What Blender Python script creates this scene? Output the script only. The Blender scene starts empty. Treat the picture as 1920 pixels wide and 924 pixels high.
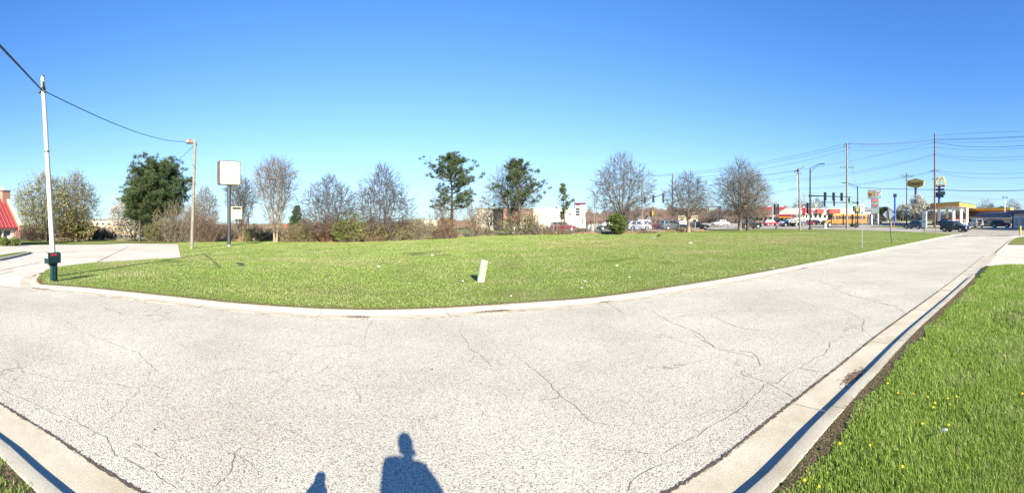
import bpy, bmesh, math, random
import numpy as np
from mathutils import Vector, Matrix
from mathutils.geometry import delaunay_2d_cdt
from math import sin, cos, pi, tan, sqrt, atan2
random.seed(7)
RNG = np.random.default_rng(7)
S = bpy.context.scene
COL = S.collection

# ---------------------------------------------------------------- camera, sky, sun, exposure
F = 790.0; HZ = 405.0; EYE = 2.5
cam_d = bpy.data.cameras.new('camera'); cam = bpy.data.objects.new('camera', cam_d); COL.objects.link(cam)
cam.location = (0, 0, EYE); cam.rotation_euler = (pi/2, 0, 0)
cam_d.type = 'PANO'; cam_d.panorama_type = 'CENTRAL_CYLINDRICAL'
cam_d.central_cylindrical_range_u_min = -960/F; cam_d.central_cylindrical_range_u_max = 960/F
cam_d.central_cylindrical_range_v_min = -(924-HZ)/F; cam_d.central_cylindrical_range_v_max = HZ/F
cam_d.central_cylindrical_radius = 1.0
cam_d.clip_start = 0.05; cam_d.clip_end = 6000
S.camera = cam
SUN_AZ = pi - 0.33; SUN_EL = math.radians(25.5)      # azimuth clockwise from +Y
w = bpy.data.worlds.new("World"); S.world = w; w.use_nodes = True
nt = w.node_tree; bg = nt.nodes['Background']
sky = nt.nodes.new('ShaderNodeTexSky'); sky.sky_type = 'NISHITA'; sky.sun_disc = False
sky.sun_elevation = SUN_EL; sky.sun_rotation = SUN_AZ
sky.air_density = 1.0; sky.dust_density = 0.1; sky.ozone_density = 2.6; sky.altitude = 200
sp_ = nt.nodes.new('ShaderNodeSeparateColor'); cb_ = nt.nodes.new('ShaderNodeCombineColor'); nt.links.new(sky.outputs[0], sp_.inputs[0])
def sky_math(op, a, b):
    q = nt.nodes.new('ShaderNodeMath'); q.operation = op
    for k_, v_ in enumerate((a, b)):
        if hasattr(v_, 'node'): nt.links.new(v_, q.inputs[k_])
        else: q.inputs[k_].default_value = v_
    return q.outputs[0]
for ch_, (p_, a_, b_) in enumerate(((1.6, .41, .105), (1.3, .66, .09), (0.6, 1.64, 0.0))):   # clear deep blue air, as the phone recorded it
    x_ = sky_math('POWER', sp_.outputs[ch_], p_); nt.links.new(sky_math('DIVIDE', sky_math('MULTIPLY', x_, a_), sky_math('ADD', sky_math('MULTIPLY', x_, b_), 1.0)), cb_.inputs[ch_])
nt.links.new(cb_.outputs[0], bg.inputs[0]); bg.inputs[1].default_value = 0.087
sd = bpy.data.lights.new('sun', 'SUN'); sun = bpy.data.objects.new('sun', sd); COL.objects.link(sun)
sd.energy = 5.0; sd.angle = math.radians(0.53); sd.color = (1.0, 0.912, 0.755)
tosun = Vector((sin(SUN_AZ)*cos(SUN_EL), cos(SUN_AZ)*cos(SUN_EL), sin(SUN_EL)))
sun.rotation_euler = tosun.to_track_quat('Z', 'Y').to_euler()
S.view_settings.view_transform = 'Standard'; S.view_settings.look = 'None'
S.view_settings.exposure = 1.62; S.view_settings.gamma = 1.0
S.cycles.use_denoising = True
S.cycles.max_bounces = 6; S.cycles.transparent_max_bounces = 8

# ---------------------------------------------------------------- terrain and picture-to-place
def T(x, y):
    """the land falls away gently to the left and behind the restaurant"""
    s = -x*0.9 + y*0.43 - 16.0
    s = (s + sqrt(s*s + 9.0))/2 - 0.12
    return -0.035*max(0.0, s)
def Tn(x, y):
    s = -x*0.9 + y*0.43 - 16.0
    s = (s + np.sqrt(s*s + 9.0))/2 - 0.12
    return -0.035*np.maximum(0.0, s)
def P(px, py, off=0.0):
    """point of the land (raised by off) in direction px, py of the panorama"""
    a = (px-960)/F; t = (py-HZ)/F; d = 10.0
    for _ in range(60):
        d = 0.5*d + 0.5*(EYE - off - T(d*sin(a), d*cos(a)))/t
    return Vector((d*sin(a), d*cos(a), T(d*sin(a), d*cos(a)) + off))
def A(px, d, z=None, py=None):
    a = (px-960)/F; x, y = d*sin(a), d*cos(a)
    if py is not None: z = EYE - (py-HZ)/F*d
    if z is None: z = T(x, y)
    return Vector((x, y, z))
def zat(py, d): return EYE - (py-HZ)/F*d

# ---------------------------------------------------------------- materials
MATS = {}
def mat(name, col, rough=0.7, var=0.0, scale=8.0, metal=0.0, bump=0.0, bscale=None, spec=0.5, island=0.0, col2=None, coat=0.0, detail=4, emit=None):
    m = bpy.data.materials.new(name); m.use_nodes = True; n = m.node_tree.nodes; l = m.node_tree.links
    b = n['Principled BSDF']; b.inputs['Roughness'].default_value = rough; b.inputs['Metallic'].default_value = metal
    b.inputs['Specular IOR Level'].default_value = spec
    if coat: b.inputs['Coat Weight'].default_value = coat; b.inputs['Coat Roughness'].default_value = 0.05
    c = (*col, 1.0)
    if emit: b.inputs['Emission Color'].default_value = c; b.inputs['Emission Strength'].default_value = emit
    src = None
    if var or col2:
        tc = n.new('ShaderNodeTexCoord'); nz = n.new('ShaderNodeTexNoise'); nz.inputs['Scale'].default_value = scale; nz.inputs['Detail'].default_value = detail
        l.new(tc.outputs['Object'], nz.inputs['Vector'])
        rp = n.new('ShaderNodeValToRGB'); rp.color_ramp.elements[0].position = 0.32; rp.color_ramp.elements[1].position = 0.68
        c2 = (*col2, 1) if col2 else tuple(min(1, v*(1+var)) for v in col) + (1,)
        c1 = c if col2 else tuple(v*(1-var) for v in col) + (1,)
        rp.color_ramp.elements[0].color = c1; rp.color_ramp.elements[1].color = c2
        l.new(nz.outputs['Fac'], rp.inputs['Fac']); src = rp.outputs['Color']
    if island:
        g = n.new('ShaderNodeNewGeometry'); mr = n.new('ShaderNodeMapRange')
        mr.inputs['To Min'].default_value = 1-island; mr.inputs['To Max'].default_value = 1+island
        l.new(g.outputs['Random Per Island'], mr.inputs['Value'])
        mx = n.new('ShaderNodeVectorMath'); mx.operation = 'SCALE'
        if src: l.new(src, mx.inputs[0])
        else: mx.inputs[0].default_value = col
        l.new(mr.outputs['Result'], mx.inputs['Scale']); src = mx.outputs['Vector']
    if src: l.new(src, b.inputs['Base Color'])
    else: b.inputs['Base Color'].default_value = c
    if bump:
        tc = n.new('ShaderNodeTexCoord'); nz = n.new('ShaderNodeTexNoise'); nz.inputs['Scale'].default_value = bscale or scale*3; nz.inputs['Detail'].default_value = 6
        l.new(tc.outputs['Object'], nz.inputs['Vector']); bp = n.new('ShaderNodeBump'); bp.inputs['Strength'].default_value = bump; bp.inputs['Distance'].default_value = 0.02
        l.new(nz.outputs['Fac'], bp.inputs['Height']); l.new(bp.outputs['Normal'], b.inputs['Normal'])
    MATS[name] = m; return m

def node_mix(n, l, fac, a, b):
    mx = n.new('ShaderNodeMix'); mx.data_type = 'RGBA'
    if hasattr(fac, 'node'): l.new(fac, mx.inputs['Factor'])
    else: mx.inputs['Factor'].default_value = fac
    for v, k in ((a, 'A'), (b, 'B')):
        s = [i for i in mx.inputs if i.name == k and i.type == 'RGBA'][0]
        if hasattr(v, 'node'): l.new(v, s)
        else: s.default_value = (*v, 1)
    return [o for o in mx.outputs if o.type == 'RGBA'][0]
def ramp(n, l, src, p0, p1, c0=(0, 0, 0), c1=(1, 1, 1)):
    r = n.new('ShaderNodeValToRGB'); e = r.color_ramp.elements; e[0].position = p0; e[1].position = p1
    e[0].color = (*c0, 1); e[1].color = (*c1, 1); l.new(src, r.inputs['Fac']); return r.outputs['Color']
def noise(n, l, vec, scale, detail=4, rough=0.5, kind='ShaderNodeTexNoise', out='Fac'):
    z = n.new(kind); z.inputs['Scale'].default_value = scale
    if kind == 'ShaderNodeTexNoise': z.inputs['Detail'].default_value = detail; z.inputs['Roughness'].default_value = rough
    l.new(vec, z.inputs['Vector']); return z.outputs[out]

def mat_asphalt(name, base=(0.54, 0.515, 0.425), dark=(0.19, 0.175, 0.145)):
    m = bpy.data.materials.new(name); m.use_nodes = True; n = m.node_tree.nodes; l = m.node_tree.links; b = n['Principled BSDF']
    tc = n.new('ShaderNodeTexCoord').outputs['Object']
    v1 = n.new('ShaderNodeTexVoronoi'); v1.inputs['Scale'].default_value = 92; v1.inputs['Randomness'].default_value = 1; l.new(tc, v1.inputs['Vector'])
    sep = n.new('ShaderNodeSeparateColor'); l.new(v1.outputs['Color'], sep.inputs[0])
    pick = ramp(n, l, sep.outputs['Red'], 0.13, 0.22)                     # most stones pale, some dark binder pits
    tint = ramp(n, l, sep.outputs['Green'], 0.0, 1.0, tuple(c*0.78 for c in base), tuple(min(1, c*1.18) for c in base))
    col = node_mix(n, l, pick, dark, tint)
    fine = noise(n, l, tc, 160, 3)
    fr = ramp(n, l, fine, 0.36, 0.50, (0.62, 0.61, 0.58), (1, 1, 1))
    mul = n.new('ShaderNodeMix'); mul.data_type = 'RGBA'; mul.blend_type = 'MULTIPLY'; mul.inputs['Factor'].default_value = 0.8
    l.new(col, mul.inputs[6]); l.new(fr, mul.inputs[7]); col = mul.outputs[2]
    big = noise(n, l, tc, 0.35, 5, 0.6)
    br = ramp(n, l, big, 0.32, 0.68, (0.84, 0.82, 0.79), (1.06, 1.06, 1.05))
    mul = n.new('ShaderNodeMix'); mul.data_type = 'RGBA'; mul.blend_type = 'MULTIPLY'; mul.inputs['Factor'].default_value = 1
    l.new(col, mul.inputs[6]); l.new(br, mul.inputs[7]); col = mul.outputs[2]
    # hairline cracks following distorted cell edges
    dn = n.new('ShaderNodeTexNoise'); dn.inputs['Scale'].default_value = 2.2; dn.inputs['Detail'].default_value = 6; l.new(tc, dn.inputs['Vector'])
    add = n.new('ShaderNodeVectorMath'); add.operation = 'MULTIPLY_ADD'; l.new(dn.outputs['Color'], add.inputs[0]); add.inputs[1].default_value = (0.5, 0.5, 0.5); l.new(tc, add.inputs[2])
    ve = n.new('ShaderNodeTexVoronoi'); ve.feature = 'DISTANCE_TO_EDGE'; ve.inputs['Scale'].default_value = 0.55; l.new(add.outputs[0], ve.inputs['Vector'])
    cr = ramp(n, l, ve.outputs['Distance'], 0.0015, 0.005)
    msk = ramp(n, l, noise(n, l, tc, 0.5, 3), 0.50, 0.58)
    inv = n.new('ShaderNodeMath'); inv.operation = 'SUBTRACT'; inv.inputs[0].default_value = 1; l.new(cr, inv.inputs[1])
    mm = n.new('ShaderNodeMath'); mm.operation = 'MULTIPLY'; l.new(inv.outputs[0], mm.inputs[0]); l.new(msk, mm.inputs[1])
    m2 = n.new('ShaderNodeMath'); m2.operation = 'MULTIPLY'; l.new(mm.outputs[0], m2.inputs[0]); m2.inputs[1].default_value = 0.6
    col = node_mix(n, l, m2.outputs[0], col, (0.06, 0.05, 0.045))
    l.new(col, b.inputs['Base Color']); b.inputs['Roughness'].default_value = 0.9; b.inputs['Specular IOR Level'].default_value = 0.25
    bp = n.new('ShaderNodeBump'); bp.inputs['Strength'].default_value = 0.6; bp.inputs['Distance'].default_value = 0.008
    l.new(v1.outputs['Distance'], bp.inputs['Height']); bp.invert = True; l.new(bp.outputs['Normal'], b.inputs['Normal'])
    MATS[name] = m; return m

def mat_concrete(name, base, stain, sc=1.2, speck=0.35):
    m = bpy.data.materials.new(name); m.use_nodes = True; n = m.node_tree.nodes; l = m.node_tree.links; b = n['Principled BSDF']
    tc = n.new('ShaderNodeTexCoord').outputs['Object']
    col = node_mix(n, l, ramp(n, l, noise(n, l, tc, sc, 7, 0.65), 0.42, 0.66), base, stain)
    sp = ramp(n, l, noise(n, l, tc, 70, 3, 0.6), 0.34, 0.5, (1-speck,)*3, (1, 1, 1))
    mul = n.new('ShaderNodeMix'); mul.data_type = 'RGBA'; mul.blend_type = 'MULTIPLY'; mul.inputs['Factor'].default_value = 1
    l.new(col, mul.inputs[6]); l.new(sp, mul.inputs[7])
    l.new(mul.outputs[2], b.inputs['Base Color']); b.inputs['Roughness'].default_value = 0.88; b.inputs['Specular IOR Level'].default_value = 0.3
    bp = n.new('ShaderNodeBump'); bp.inputs['Strength'].default_value = 0.35; bp.inputs['Distance'].default_value = 0.01
    l.new(noise(n, l, tc, 55, 5, 0.7), bp.inputs['Height']); l.new(bp.outputs['Normal'], b.inputs['Normal'])
    MATS[name] = m; return m

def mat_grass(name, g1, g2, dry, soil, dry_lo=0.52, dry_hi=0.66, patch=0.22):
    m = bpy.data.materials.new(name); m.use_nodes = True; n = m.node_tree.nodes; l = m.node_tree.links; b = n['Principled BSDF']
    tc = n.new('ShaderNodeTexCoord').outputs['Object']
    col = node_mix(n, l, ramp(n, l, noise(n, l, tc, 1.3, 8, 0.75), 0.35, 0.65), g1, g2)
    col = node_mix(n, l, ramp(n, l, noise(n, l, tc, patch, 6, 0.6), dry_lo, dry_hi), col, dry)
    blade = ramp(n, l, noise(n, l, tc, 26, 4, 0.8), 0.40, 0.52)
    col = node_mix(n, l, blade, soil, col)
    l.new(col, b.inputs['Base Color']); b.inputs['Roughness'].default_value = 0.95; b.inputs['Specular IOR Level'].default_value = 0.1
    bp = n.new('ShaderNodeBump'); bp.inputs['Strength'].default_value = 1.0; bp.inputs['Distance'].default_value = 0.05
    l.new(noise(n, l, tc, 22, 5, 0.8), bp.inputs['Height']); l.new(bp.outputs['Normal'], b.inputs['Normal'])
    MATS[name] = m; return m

def mat_blade(name, g1, g2, dry, sc=0.45, lo=0.55, hi=0.72, trans=0.35, isl=0.35):
    m = bpy.data.materials.new(name); m.use_nodes = True; n = m.node_tree.nodes; l = m.node_tree.links; b = n['Principled BSDF']
    tc = n.new('ShaderNodeTexCoord').outputs['Object']; g = n.new('ShaderNodeNewGeometry')
    col = node_mix(n, l, g.outputs['Random Per Island'], g1, g2)
    a = n.new('ShaderNodeMath'); a.operation = 'MULTIPLY_ADD'; l.new(g.outputs['Random Per Island'], a.inputs[0]); a.inputs[1].default_value = 0.34
    l.new(noise(n, l, tc, sc, 5, 0.6), a.inputs[2])
    s = n.new('ShaderNodeMath'); s.operation = 'SUBTRACT'; l.new(a.outputs[0], s.inputs[0]); s.inputs[1].default_value = 0.17
    col = node_mix(n, l, ramp(n, l, s.outputs[0], lo, hi), col, dry)
    l.new(col, b.inputs['Base Color']); b.inputs['Roughness'].default_value = 0.55; b.inputs['Specular IOR Level'].default_value = 0.3
    tr = n.new('ShaderNodeBsdfTranslucent'); l.new(col, tr.inputs['Color']); mx = n.new('ShaderNodeMixShader'); mx.inputs[0].default_value = trans
    out = n['Material Output']; l.new(b.outputs[0], mx.inputs[1]); l.new(tr.outputs[0], mx.inputs[2]); l.new(mx.outputs[0], out.inputs['Surface'])
    MATS[name] = m; return m

def mat_brick(name, c1, c2, mortar, sc=1.0):
    m = bpy.data.materials.new(name); m.use_nodes = True; n = m.node_tree.nodes; l = m.node_tree.links; b = n['Principled BSDF']
    tc = n.new('ShaderNodeTexCoord').outputs['Object']
    sx = n.new('ShaderNodeSeparateXYZ'); l.new(tc, sx.inputs[0]); ad = n.new('ShaderNodeMath'); ad.operation = 'ADD'; l.new(sx.outputs[0], ad.inputs[0]); l.new(sx.outputs[1], ad.inputs[1])
    cx = n.new('ShaderNodeCombineXYZ'); l.new(ad.outputs[0], cx.inputs[0]); l.new(sx.outputs[2], cx.inputs[1])
    br = n.new('ShaderNodeTexBrick'); br.inputs['Scale'].default_value = sc; l.new(cx.outputs[0], br.inputs['Vector'])
    br.inputs['Color1'].default_value = (*c1, 1); br.inputs['Color2'].default_value = (*c2, 1); br.inputs['Mortar'].default_value = (*mortar, 1)
    br.inputs['Brick Width'].default_value = 0.21; br.inputs['Row Height'].default_value = 0.075; br.inputs['Mortar Size'].default_value = 0.008
    l.new(br.outputs['Color'], b.inputs['Base Color']); b.inputs['Roughness'].default_value = 0.9
    MATS[name] = m; return m

mat_asphalt('pale_asphalt')
mat_asphalt('main_asphalt', (0.40, 0.365, 0.31), (0.16, 0.14, 0.12))
mat_concrete('kerb_concrete', (0.48, 0.445, 0.335), (0.40, 0.345, 0.24), 1.4, 0.3)
mat_concrete('lot_concrete', (0.53, 0.50, 0.415), (0.455, 0.405, 0.305), 0.25, 0.15)
mat_grass('lawn_ground', (0.13, 0.18, 0.03), (0.20, 0.24, 0.06), (0.32, 0.27, 0.14), (0.10, 0.11, 0.035), 0.54, 0.70, 0.12)
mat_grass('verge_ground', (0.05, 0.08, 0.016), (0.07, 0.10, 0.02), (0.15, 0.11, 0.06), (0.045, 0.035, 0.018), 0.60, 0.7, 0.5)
mat_grass('field_ground', (0.14, 0.19, 0.045), (0.19, 0.22, 0.07), (0.30, 0.26, 0.14), (0.10, 0.11, 0.04), 0.50, 0.66, 0.05)
mat('soil', (0.11, 0.07, 0.045), 0.95, 0.5, 20, bump=1.0, bscale=50)
mat('crack_dirt', (0.055, 0.045, 0.036), 0.95, 0.3, 30)
mat('crack_and_shadow', (0.13, 0.11, 0.09), 0.95, 0.4, 12)  # dark tone for cracks and joints, also for the painted shadow bands
mat_blade('verge_blade', (0.14, 0.25, 0.03), (0.37, 0.48, 0.10), (0.50, 0.48, 0.24), 0.9, 0.58, 0.80)
mat_blade('lawn_blade', (0.145, 0.265, 0.035), (0.31, 0.405, 0.10), (0.46, 0.42, 0.24), 0.30, 0.50, 0.74)
mat_blade('dry_blade', (0.30, 0.23, 0.13), (0.46, 0.38, 0.24), (0.36, 0.22, 0.15), 0.16, 0.45, 0.7, 0.2)
mat('clod', (0.12, 0.078, 0.05), 0.95, island=0.6)
mat('bark_grey', (0.13, 0.105, 0.085), 0.9, 0.35, 6, bump=0.6)
mat('bark_pale', (0.22, 0.17, 0.12), 0.9, 0.3, 6, bump=0.6)
mat('bark_dark', (0.06, 0.045, 0.035), 0.9, 0.4, 6, bump=0.6)
mat('bark_red', (0.17, 0.09, 0.06), 0.9, 0.4, 6, bump=0.6)
mat('twig_grey', (0.10, 0.092, 0.082), 0.85, island=0.4)
mat('twig_purple', (0.085, 0.072, 0.068), 0.85, island=0.4)
mat('twig_tan', (0.175, 0.145, 0.11), 0.85, island=0.4)
mat('twig_brown', (0.15, 0.105, 0.075), 0.85, island=0.5)
mat_blade('pine_needles', (0.022, 0.048, 0.020), (0.080, 0.115, 0.038), (0.15, 0.15, 0.05), 0.4, 0.6, 0.8, 0.12)
mat_blade('pine_needles_olive', (0.05, 0.09, 0.02), (0.11, 0.15, 0.035), (0.16, 0.15, 0.05), 0.4, 0.55, 0.8, 0.15)
mat_blade('pine_needles_dark', (0.014, 0.038, 0.015), (0.04, 0.075, 0.026), (0.07, 0.08, 0.03), 0.4, 0.6, 0.8, 0.1)
mat_blade('leaf_yellow', (0.24, 0.23, 0.06), (0.36, 0.32, 0.12), (0.34, 0.29, 0.17), 0.3, 0.5, 0.8, 0.3)
mat_blade('leaf_green', (0.09, 0.15, 0.03), (0.19, 0.24, 0.055), (0.26, 0.23, 0.09), 0.3, 0.5, 0.8, 0.3)
mat_blade('leaf_white', (0.46, 0.45, 0.38), (0.62, 0.60, 0.54), (0.40, 0.38, 0.26), 0.3, 0.5, 0.8, 0.3)
mat_blade('leaf_brown', (0.26, 0.16, 0.08), (0.36, 0.24, 0.13), (0.22, 0.13, 0.08), 0.3, 0.5, 0.8, 0.2)
mat('white_pole_paint', (0.50, 0.47, 0.41), 0.6, 0.08, 3)
mat('wood_pole_pale', (0.19, 0.165, 0.135), 0.85, 0.2, 3, bump=0.3)
mat('wood_pole_dark', (0.13, 0.085, 0.06), 0.85, 0.3, 3, bump=0.3)
mat('black_metal', (0.012, 0.016, 0.026), 0.45)
mat('grey_metal', (0.045, 0.052, 0.062), 0.5, 0.15, 4, metal=0.3)
mat('galvanised', (0.42, 0.43, 0.44), 0.45, 0.12, 10, metal=0.5)
mat('sign_back', (0.38, 0.41, 0.44), 0.45, 0.06, 3, metal=0.35)
mat('cable', (0.02, 0.025, 0.035), 0.7)
mat('thin_cable', (0.05, 0.07, 0.09), 0.7)
mat('rust', (0.13, 0.045, 0.03), 0.85, 0.0, 5, col2=(0.32, 0.27, 0.25))
mat('rust_edge', (0.05, 0.035, 0.03), 0.9, 0.0, 5, col2=(0.13, 0.095, 0.07))
mat('mail_green', (0.006, 0.034, 0.040), 0.45, 0.1, 6)
mat('mail_dark', (0.005, 0.012, 0.02), 0.7)
mat('red_print', (0.62, 0.035, 0.03), 0.5)
mat('white_plain', (0.74, 0.74, 0.72), 0.5, 0.04, 3)
mat('cream_board', (0.48, 0.44, 0.31), 0.6, 0.07, 2)
mat('orange_paint', (0.75, 0.22, 0.05), 0.5)
mat('sign_face', (0.46, 0.40, 0.24), 0.6, 0.0, 1.6, col2=(0.56, 0.54, 0.46), detail=6)
mat('sign_ghost', (0.60, 0.60, 0.57), 0.6, 0.02, 4)
mat('scratch', (0.20, 0.17, 0.12), 0.8)
mat('tube_green', (0.25, 0.30, 0.19), 0.55, 0.06, 4)
mat('tube_pale', (0.36, 0.38, 0.30), 0.55, 0.05, 4)
mat('roof_red', (0.30, 0.045, 0.042), 0.42, 0.08, 0.6, metal=0.1)
mat('roof_seam', (0.42, 0.13, 0.11), 0.4)
mat_brick('brick_red', (0.33, 0.11, 0.07), (0.24, 0.08, 0.055), (0.42, 0.36, 0.30))
mat_brick('brick_dark', (0.20, 0.10, 0.08), (0.16, 0.08, 0.07), (0.2, 0.17, 0.15))
mat('trim_cream', (0.62, 0.55, 0.38), 0.6, 0.05, 3)
mat('glass_dark', (0.02, 0.028, 0.032), 0.08, 0, spec=0.8)
mat('bus_glass', (0.012, 0.014, 0.018), 0.45, 0, spec=0.3)
mat('glass_grey', (0.06, 0.075, 0.085), 0.1, 0, spec=0.8)
mat('wall_cream', (0.66, 0.58, 0.44), 0.85, 0.05, 0.5)
mat('wall_tan', (0.50, 0.40, 0.28), 0.85, 0.06, 0.5)
mat('wall_grey', (0.36, 0.34, 0.32), 0.85, 0.06, 0.5)
mat('wall_white', (0.50, 0.48, 0.44), 0.8, 0.05, 0.5)
mat('roof_brown', (0.10, 0.085, 0.08), 0.7, 0.25, 2)
mat('roof_grey', (0.22, 0.23, 0.25), 0.6, 0.15, 2)
mat('fascia_yellow', (0.60, 0.36, 0.03), 0.5, 0.03, 2)
mat('fascia_red', (0.33, 0.035, 0.035), 0.5, 0.05, 2)
mat('fascia_pale', (0.55, 0.53, 0.47), 0.6, 0.04, 2)
mat('navy_paint', (0.015, 0.03, 0.09), 0.5)
mat('blue_paint', (0.02, 0.09, 0.38), 0.5)
mat('sign_yellow', (0.48, 0.37, 0.06), 0.5)
mat('sign_maroon', (0.13, 0.008, 0.03), 0.6)
mat('arch_yellow', (0.80, 0.50, 0.03), 0.5)
mat('bus_yellow_shaded', (0.33, 0.14, 0.014), 0.4, 0.05, 2)  # shade put into the colour of the bus sides and hood
mat('bus_yellow_lit', (0.85, 0.58, 0.02), 0.4)  # same bus paint with sunlight put into the colour, for roof and rear
mat('black_paint', (0.012, 0.012, 0.014), 0.4)
mat('tyre', (0.02, 0.02, 0.02), 0.9)
mat('rim', (0.45, 0.46, 0.47), 0.3, metal=0.8)
mat('lamp_clear', (0.75, 0.75, 0.72), 0.15)
mat('lamp_red', (0.35, 0.01, 0.01), 0.25)
mat('signal_yellow', (0.62, 0.42, 0.02), 0.5)
mat('lens_red', (0.10, 0.01, 0.01), 0.3); mat('lens_amber', (0.12, 0.06, 0.005), 0.3); mat('lens_green', (0.005, 0.06, 0.035), 0.3)
mat('green_sign', (0.01, 0.17, 0.09), 0.5)
mat('price_red', (0.72, 0.03, 0.05), 0.5); mat('price_green', (0.04, 0.55, 0.14), 0.5)
mat('orange_plastic', (0.80, 0.17, 0.05), 0.5)
mat('yellow_paint', (0.72, 0.50, 0.04), 0.5, 0.06, 4)
mat('dandelion', (0.80, 0.60, 0.01), 0.6)
mat('litter_white', (0.72, 0.73, 0.74), 0.6); mat('litter_dark', (0.02, 0.03, 0.04), 0.5)
mat('skin', (0.50, 0.32, 0.24), 0.6); mat('jacket', (0.05, 0.07, 0.12), 0.85, 0.15, 20); mat('jeans', (0.06, 0.09, 0.17), 0.85, 0.15, 30)
mat('hair', (0.05, 0.03, 0.02), 0.7); mat('added_hydrant_red', (0.40, 0.04, 0.03), 0.5, 0.1, 8)
mat('boxgreen', (0.33, 0.42, 0.36), 0.6, 0.05, 4)
CAR = {k: mat('paint_'+k, v, 0.25, coat=0.8) for k, v in dict(maroon=(0.10, 0.006, 0.012), white=(0.70, 0.70, 0.70), navy=(0.006, 0.010, 0.035), black=(0.006, 0.007, 0.010),
      grey=(0.07, 0.085, 0.10), red=(0.36, 0.012, 0.02), bluegrey=(0.05, 0.085, 0.12), silver=(0.35, 0.36, 0.37), darkblue=(0.01, 0.02, 0.06)).items()}

# ---------------------------------------------------------------- mesh helpers
class MB:
    def __init__(s): s.v = []; s.f = []
    def add(s, vs, fs):
        o = len(s.v); s.v.extend([tuple(v) for v in vs]); s.f.extend([tuple(i+o for i in f) for f in fs]); return s
    def box(s, c, size, rz=0.0, top=1.0):
        hx, hy, hz = size[0]/2, size[1]/2, size[2]/2; ca, sa = cos(rz), sin(rz); vs = []
        for z, k in ((-hz, 1), (hz, top)):
            for x, y in ((-hx, -hy), (hx, -hy), (hx, hy), (-hx, hy)):
                x *= k; y *= k; vs.append((c[0]+x*ca-y*sa, c[1]+x*sa+y*ca, c[2]+z))
        return s.add(vs, [(3, 2, 1, 0), (4, 5, 6, 7), (0, 1, 5, 4), (1, 2, 6, 5), (2, 3, 7, 6), (3, 0, 4, 7)])
    def tube(s, p, q, r0, r1=None, n=8, caps=True):
        p = Vector(p); q = Vector(q); r1 = r0 if r1 is None else r1; d = (q-p)
        if d.length < 1e-6: return s
        d.normalize(); u = d.orthogonal().normalized(); w_ = d.cross(u); vs = []
        for c, r in ((p, r0), (q, r1)):
            for i in range(n):
                a = 2*pi*i/n; vs.append(c + u*(r*cos(a)) + w_*(r*sin(a)))
        fs = [(i, (i+1) % n, n+(i+1) % n, n+i) for i in range(n)]
        if caps: fs += [tuple(range(n-1, -1, -1)), tuple(range(n, 2*n))]
        return s.add(vs, fs)
    def path(s, pts, r, n=6):
        pts = [Vector(p) for p in pts]; vs = []; fs = []; m = len(pts)
        rs = r if isinstance(r, (list, tuple)) else [r]*m
        u = None
        for k, p in enumerate(pts):
            d = (pts[min(k+1, m-1)] - pts[max(k-1, 0)]).normalized()
            u = d.orthogonal().normalized() if u is None else (u - d*u.dot(d)).normalized()
            w_ = d.cross(u)
            for i in range(n):
                a = 2*pi*i/n; vs.append(p + u*(rs[k]*cos(a)) + w_*(rs[k]*sin(a)))
        for k in range(m-1):
            for i in range(n): fs.append((k*n+i, k*n+(i+1) % n, (k+1)*n+(i+1) % n, (k+1)*n+i))
        fs += [tuple(range(n-1, -1, -1)), tuple(range((m-1)*n, m*n))]
        return s.add(vs, fs)
    def lathe(s, prof, n=20, c=(0, 0, 0)):
        vs = []; fs = []; m = len(prof)
        for r, z in prof:
            for i in range(n): a = 2*pi*i/n; vs.append((c[0]+r*cos(a), c[1]+r*sin(a), c[2]+z))
        for k in range(m-1):
            for i in range(n): fs.append((k*n+i, k*n+(i+1) % n, (k+1)*n+(i+1) % n, (k+1)*n+i))
        fs += [tuple(range(n-1, -1, -1)), tuple(range((m-1)*n, m*n))]
        return s.add(vs, fs)
    def prism(s, outline, y0, y1, plane='xz'):
        n = len(outline)
        if plane == 'xz': vs = [(a, y0, b) for a, b in outline] + [(a, y1, b) for a, b in outline]
        elif plane == 'yz': vs = [(y0, a, b) for a, b in outline] + [(y1, a, b) for a, b in outline]
        else: vs = [(a, b, y0) for a, b in outline] + [(a, b, y1) for a, b in outline]
        fs = [(i, (i+1) % n, n+(i+1) % n, n+i) for i in range(n)] + [tuple(range(n-1, -1, -1)), tuple(range(n, 2*n))]
        return s.add(vs, fs)
    def quad(s, a, b, c, d, t):
        a, b, c, d = map(Vector, (a, b, c, d)); nrm = (b-a).cross(d-a).normalized()*t
        return s.add([a, b, c, d, a+nrm, b+nrm, c+nrm, d+nrm], [(3, 2, 1, 0), (4, 5, 6, 7), (0, 1, 5, 4), (1, 2, 6, 5), (2, 3, 7, 6), (3, 0, 4, 7)])
    def build(s, name, m, parent=None, smooth=False, bevel=0.0):
        me = bpy.data.meshes.new(name); me.from_pydata(s.v, [], s.f); me.update()
        bm = bmesh.new(); bm.from_mesh(me); bmesh.ops.recalc_face_normals(bm, faces=bm.faces)
        bm.to_mesh(me); bm.free()
        me.materials.append(m if not isinstance(m, str) else MATS[m])
        if smooth: me.shade_smooth() if hasattr(me, 'shade_smooth') else None
        o = bpy.data.objects.new(name, me); COL.objects.link(o); o.parent = parent
        if bevel:
            b = o.modifiers.new('bevel', 'BEVEL'); b.width = bevel; b.segments = 2; b.limit_method = 'ANGLE'
            if smooth or True: pass
        return o
def autosmooth(o, ang=40):
    me = o.data; me.shade_smooth(); bm = bmesh.new(); bm.from_mesh(me)
    for e in bm.edges: e.smooth = not (len(e.link_faces) == 2 and e.calc_face_angle(0) > math.radians(ang))
    bm.to_mesh(me); bm.free(); return o
def tag(o, label=None, cat=None, group=None, kind=None):
    if label: o['label'] = label
    if cat: o['category'] = cat
    if group: o['group'] = group
    if kind: o['kind'] = kind
    return o
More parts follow.
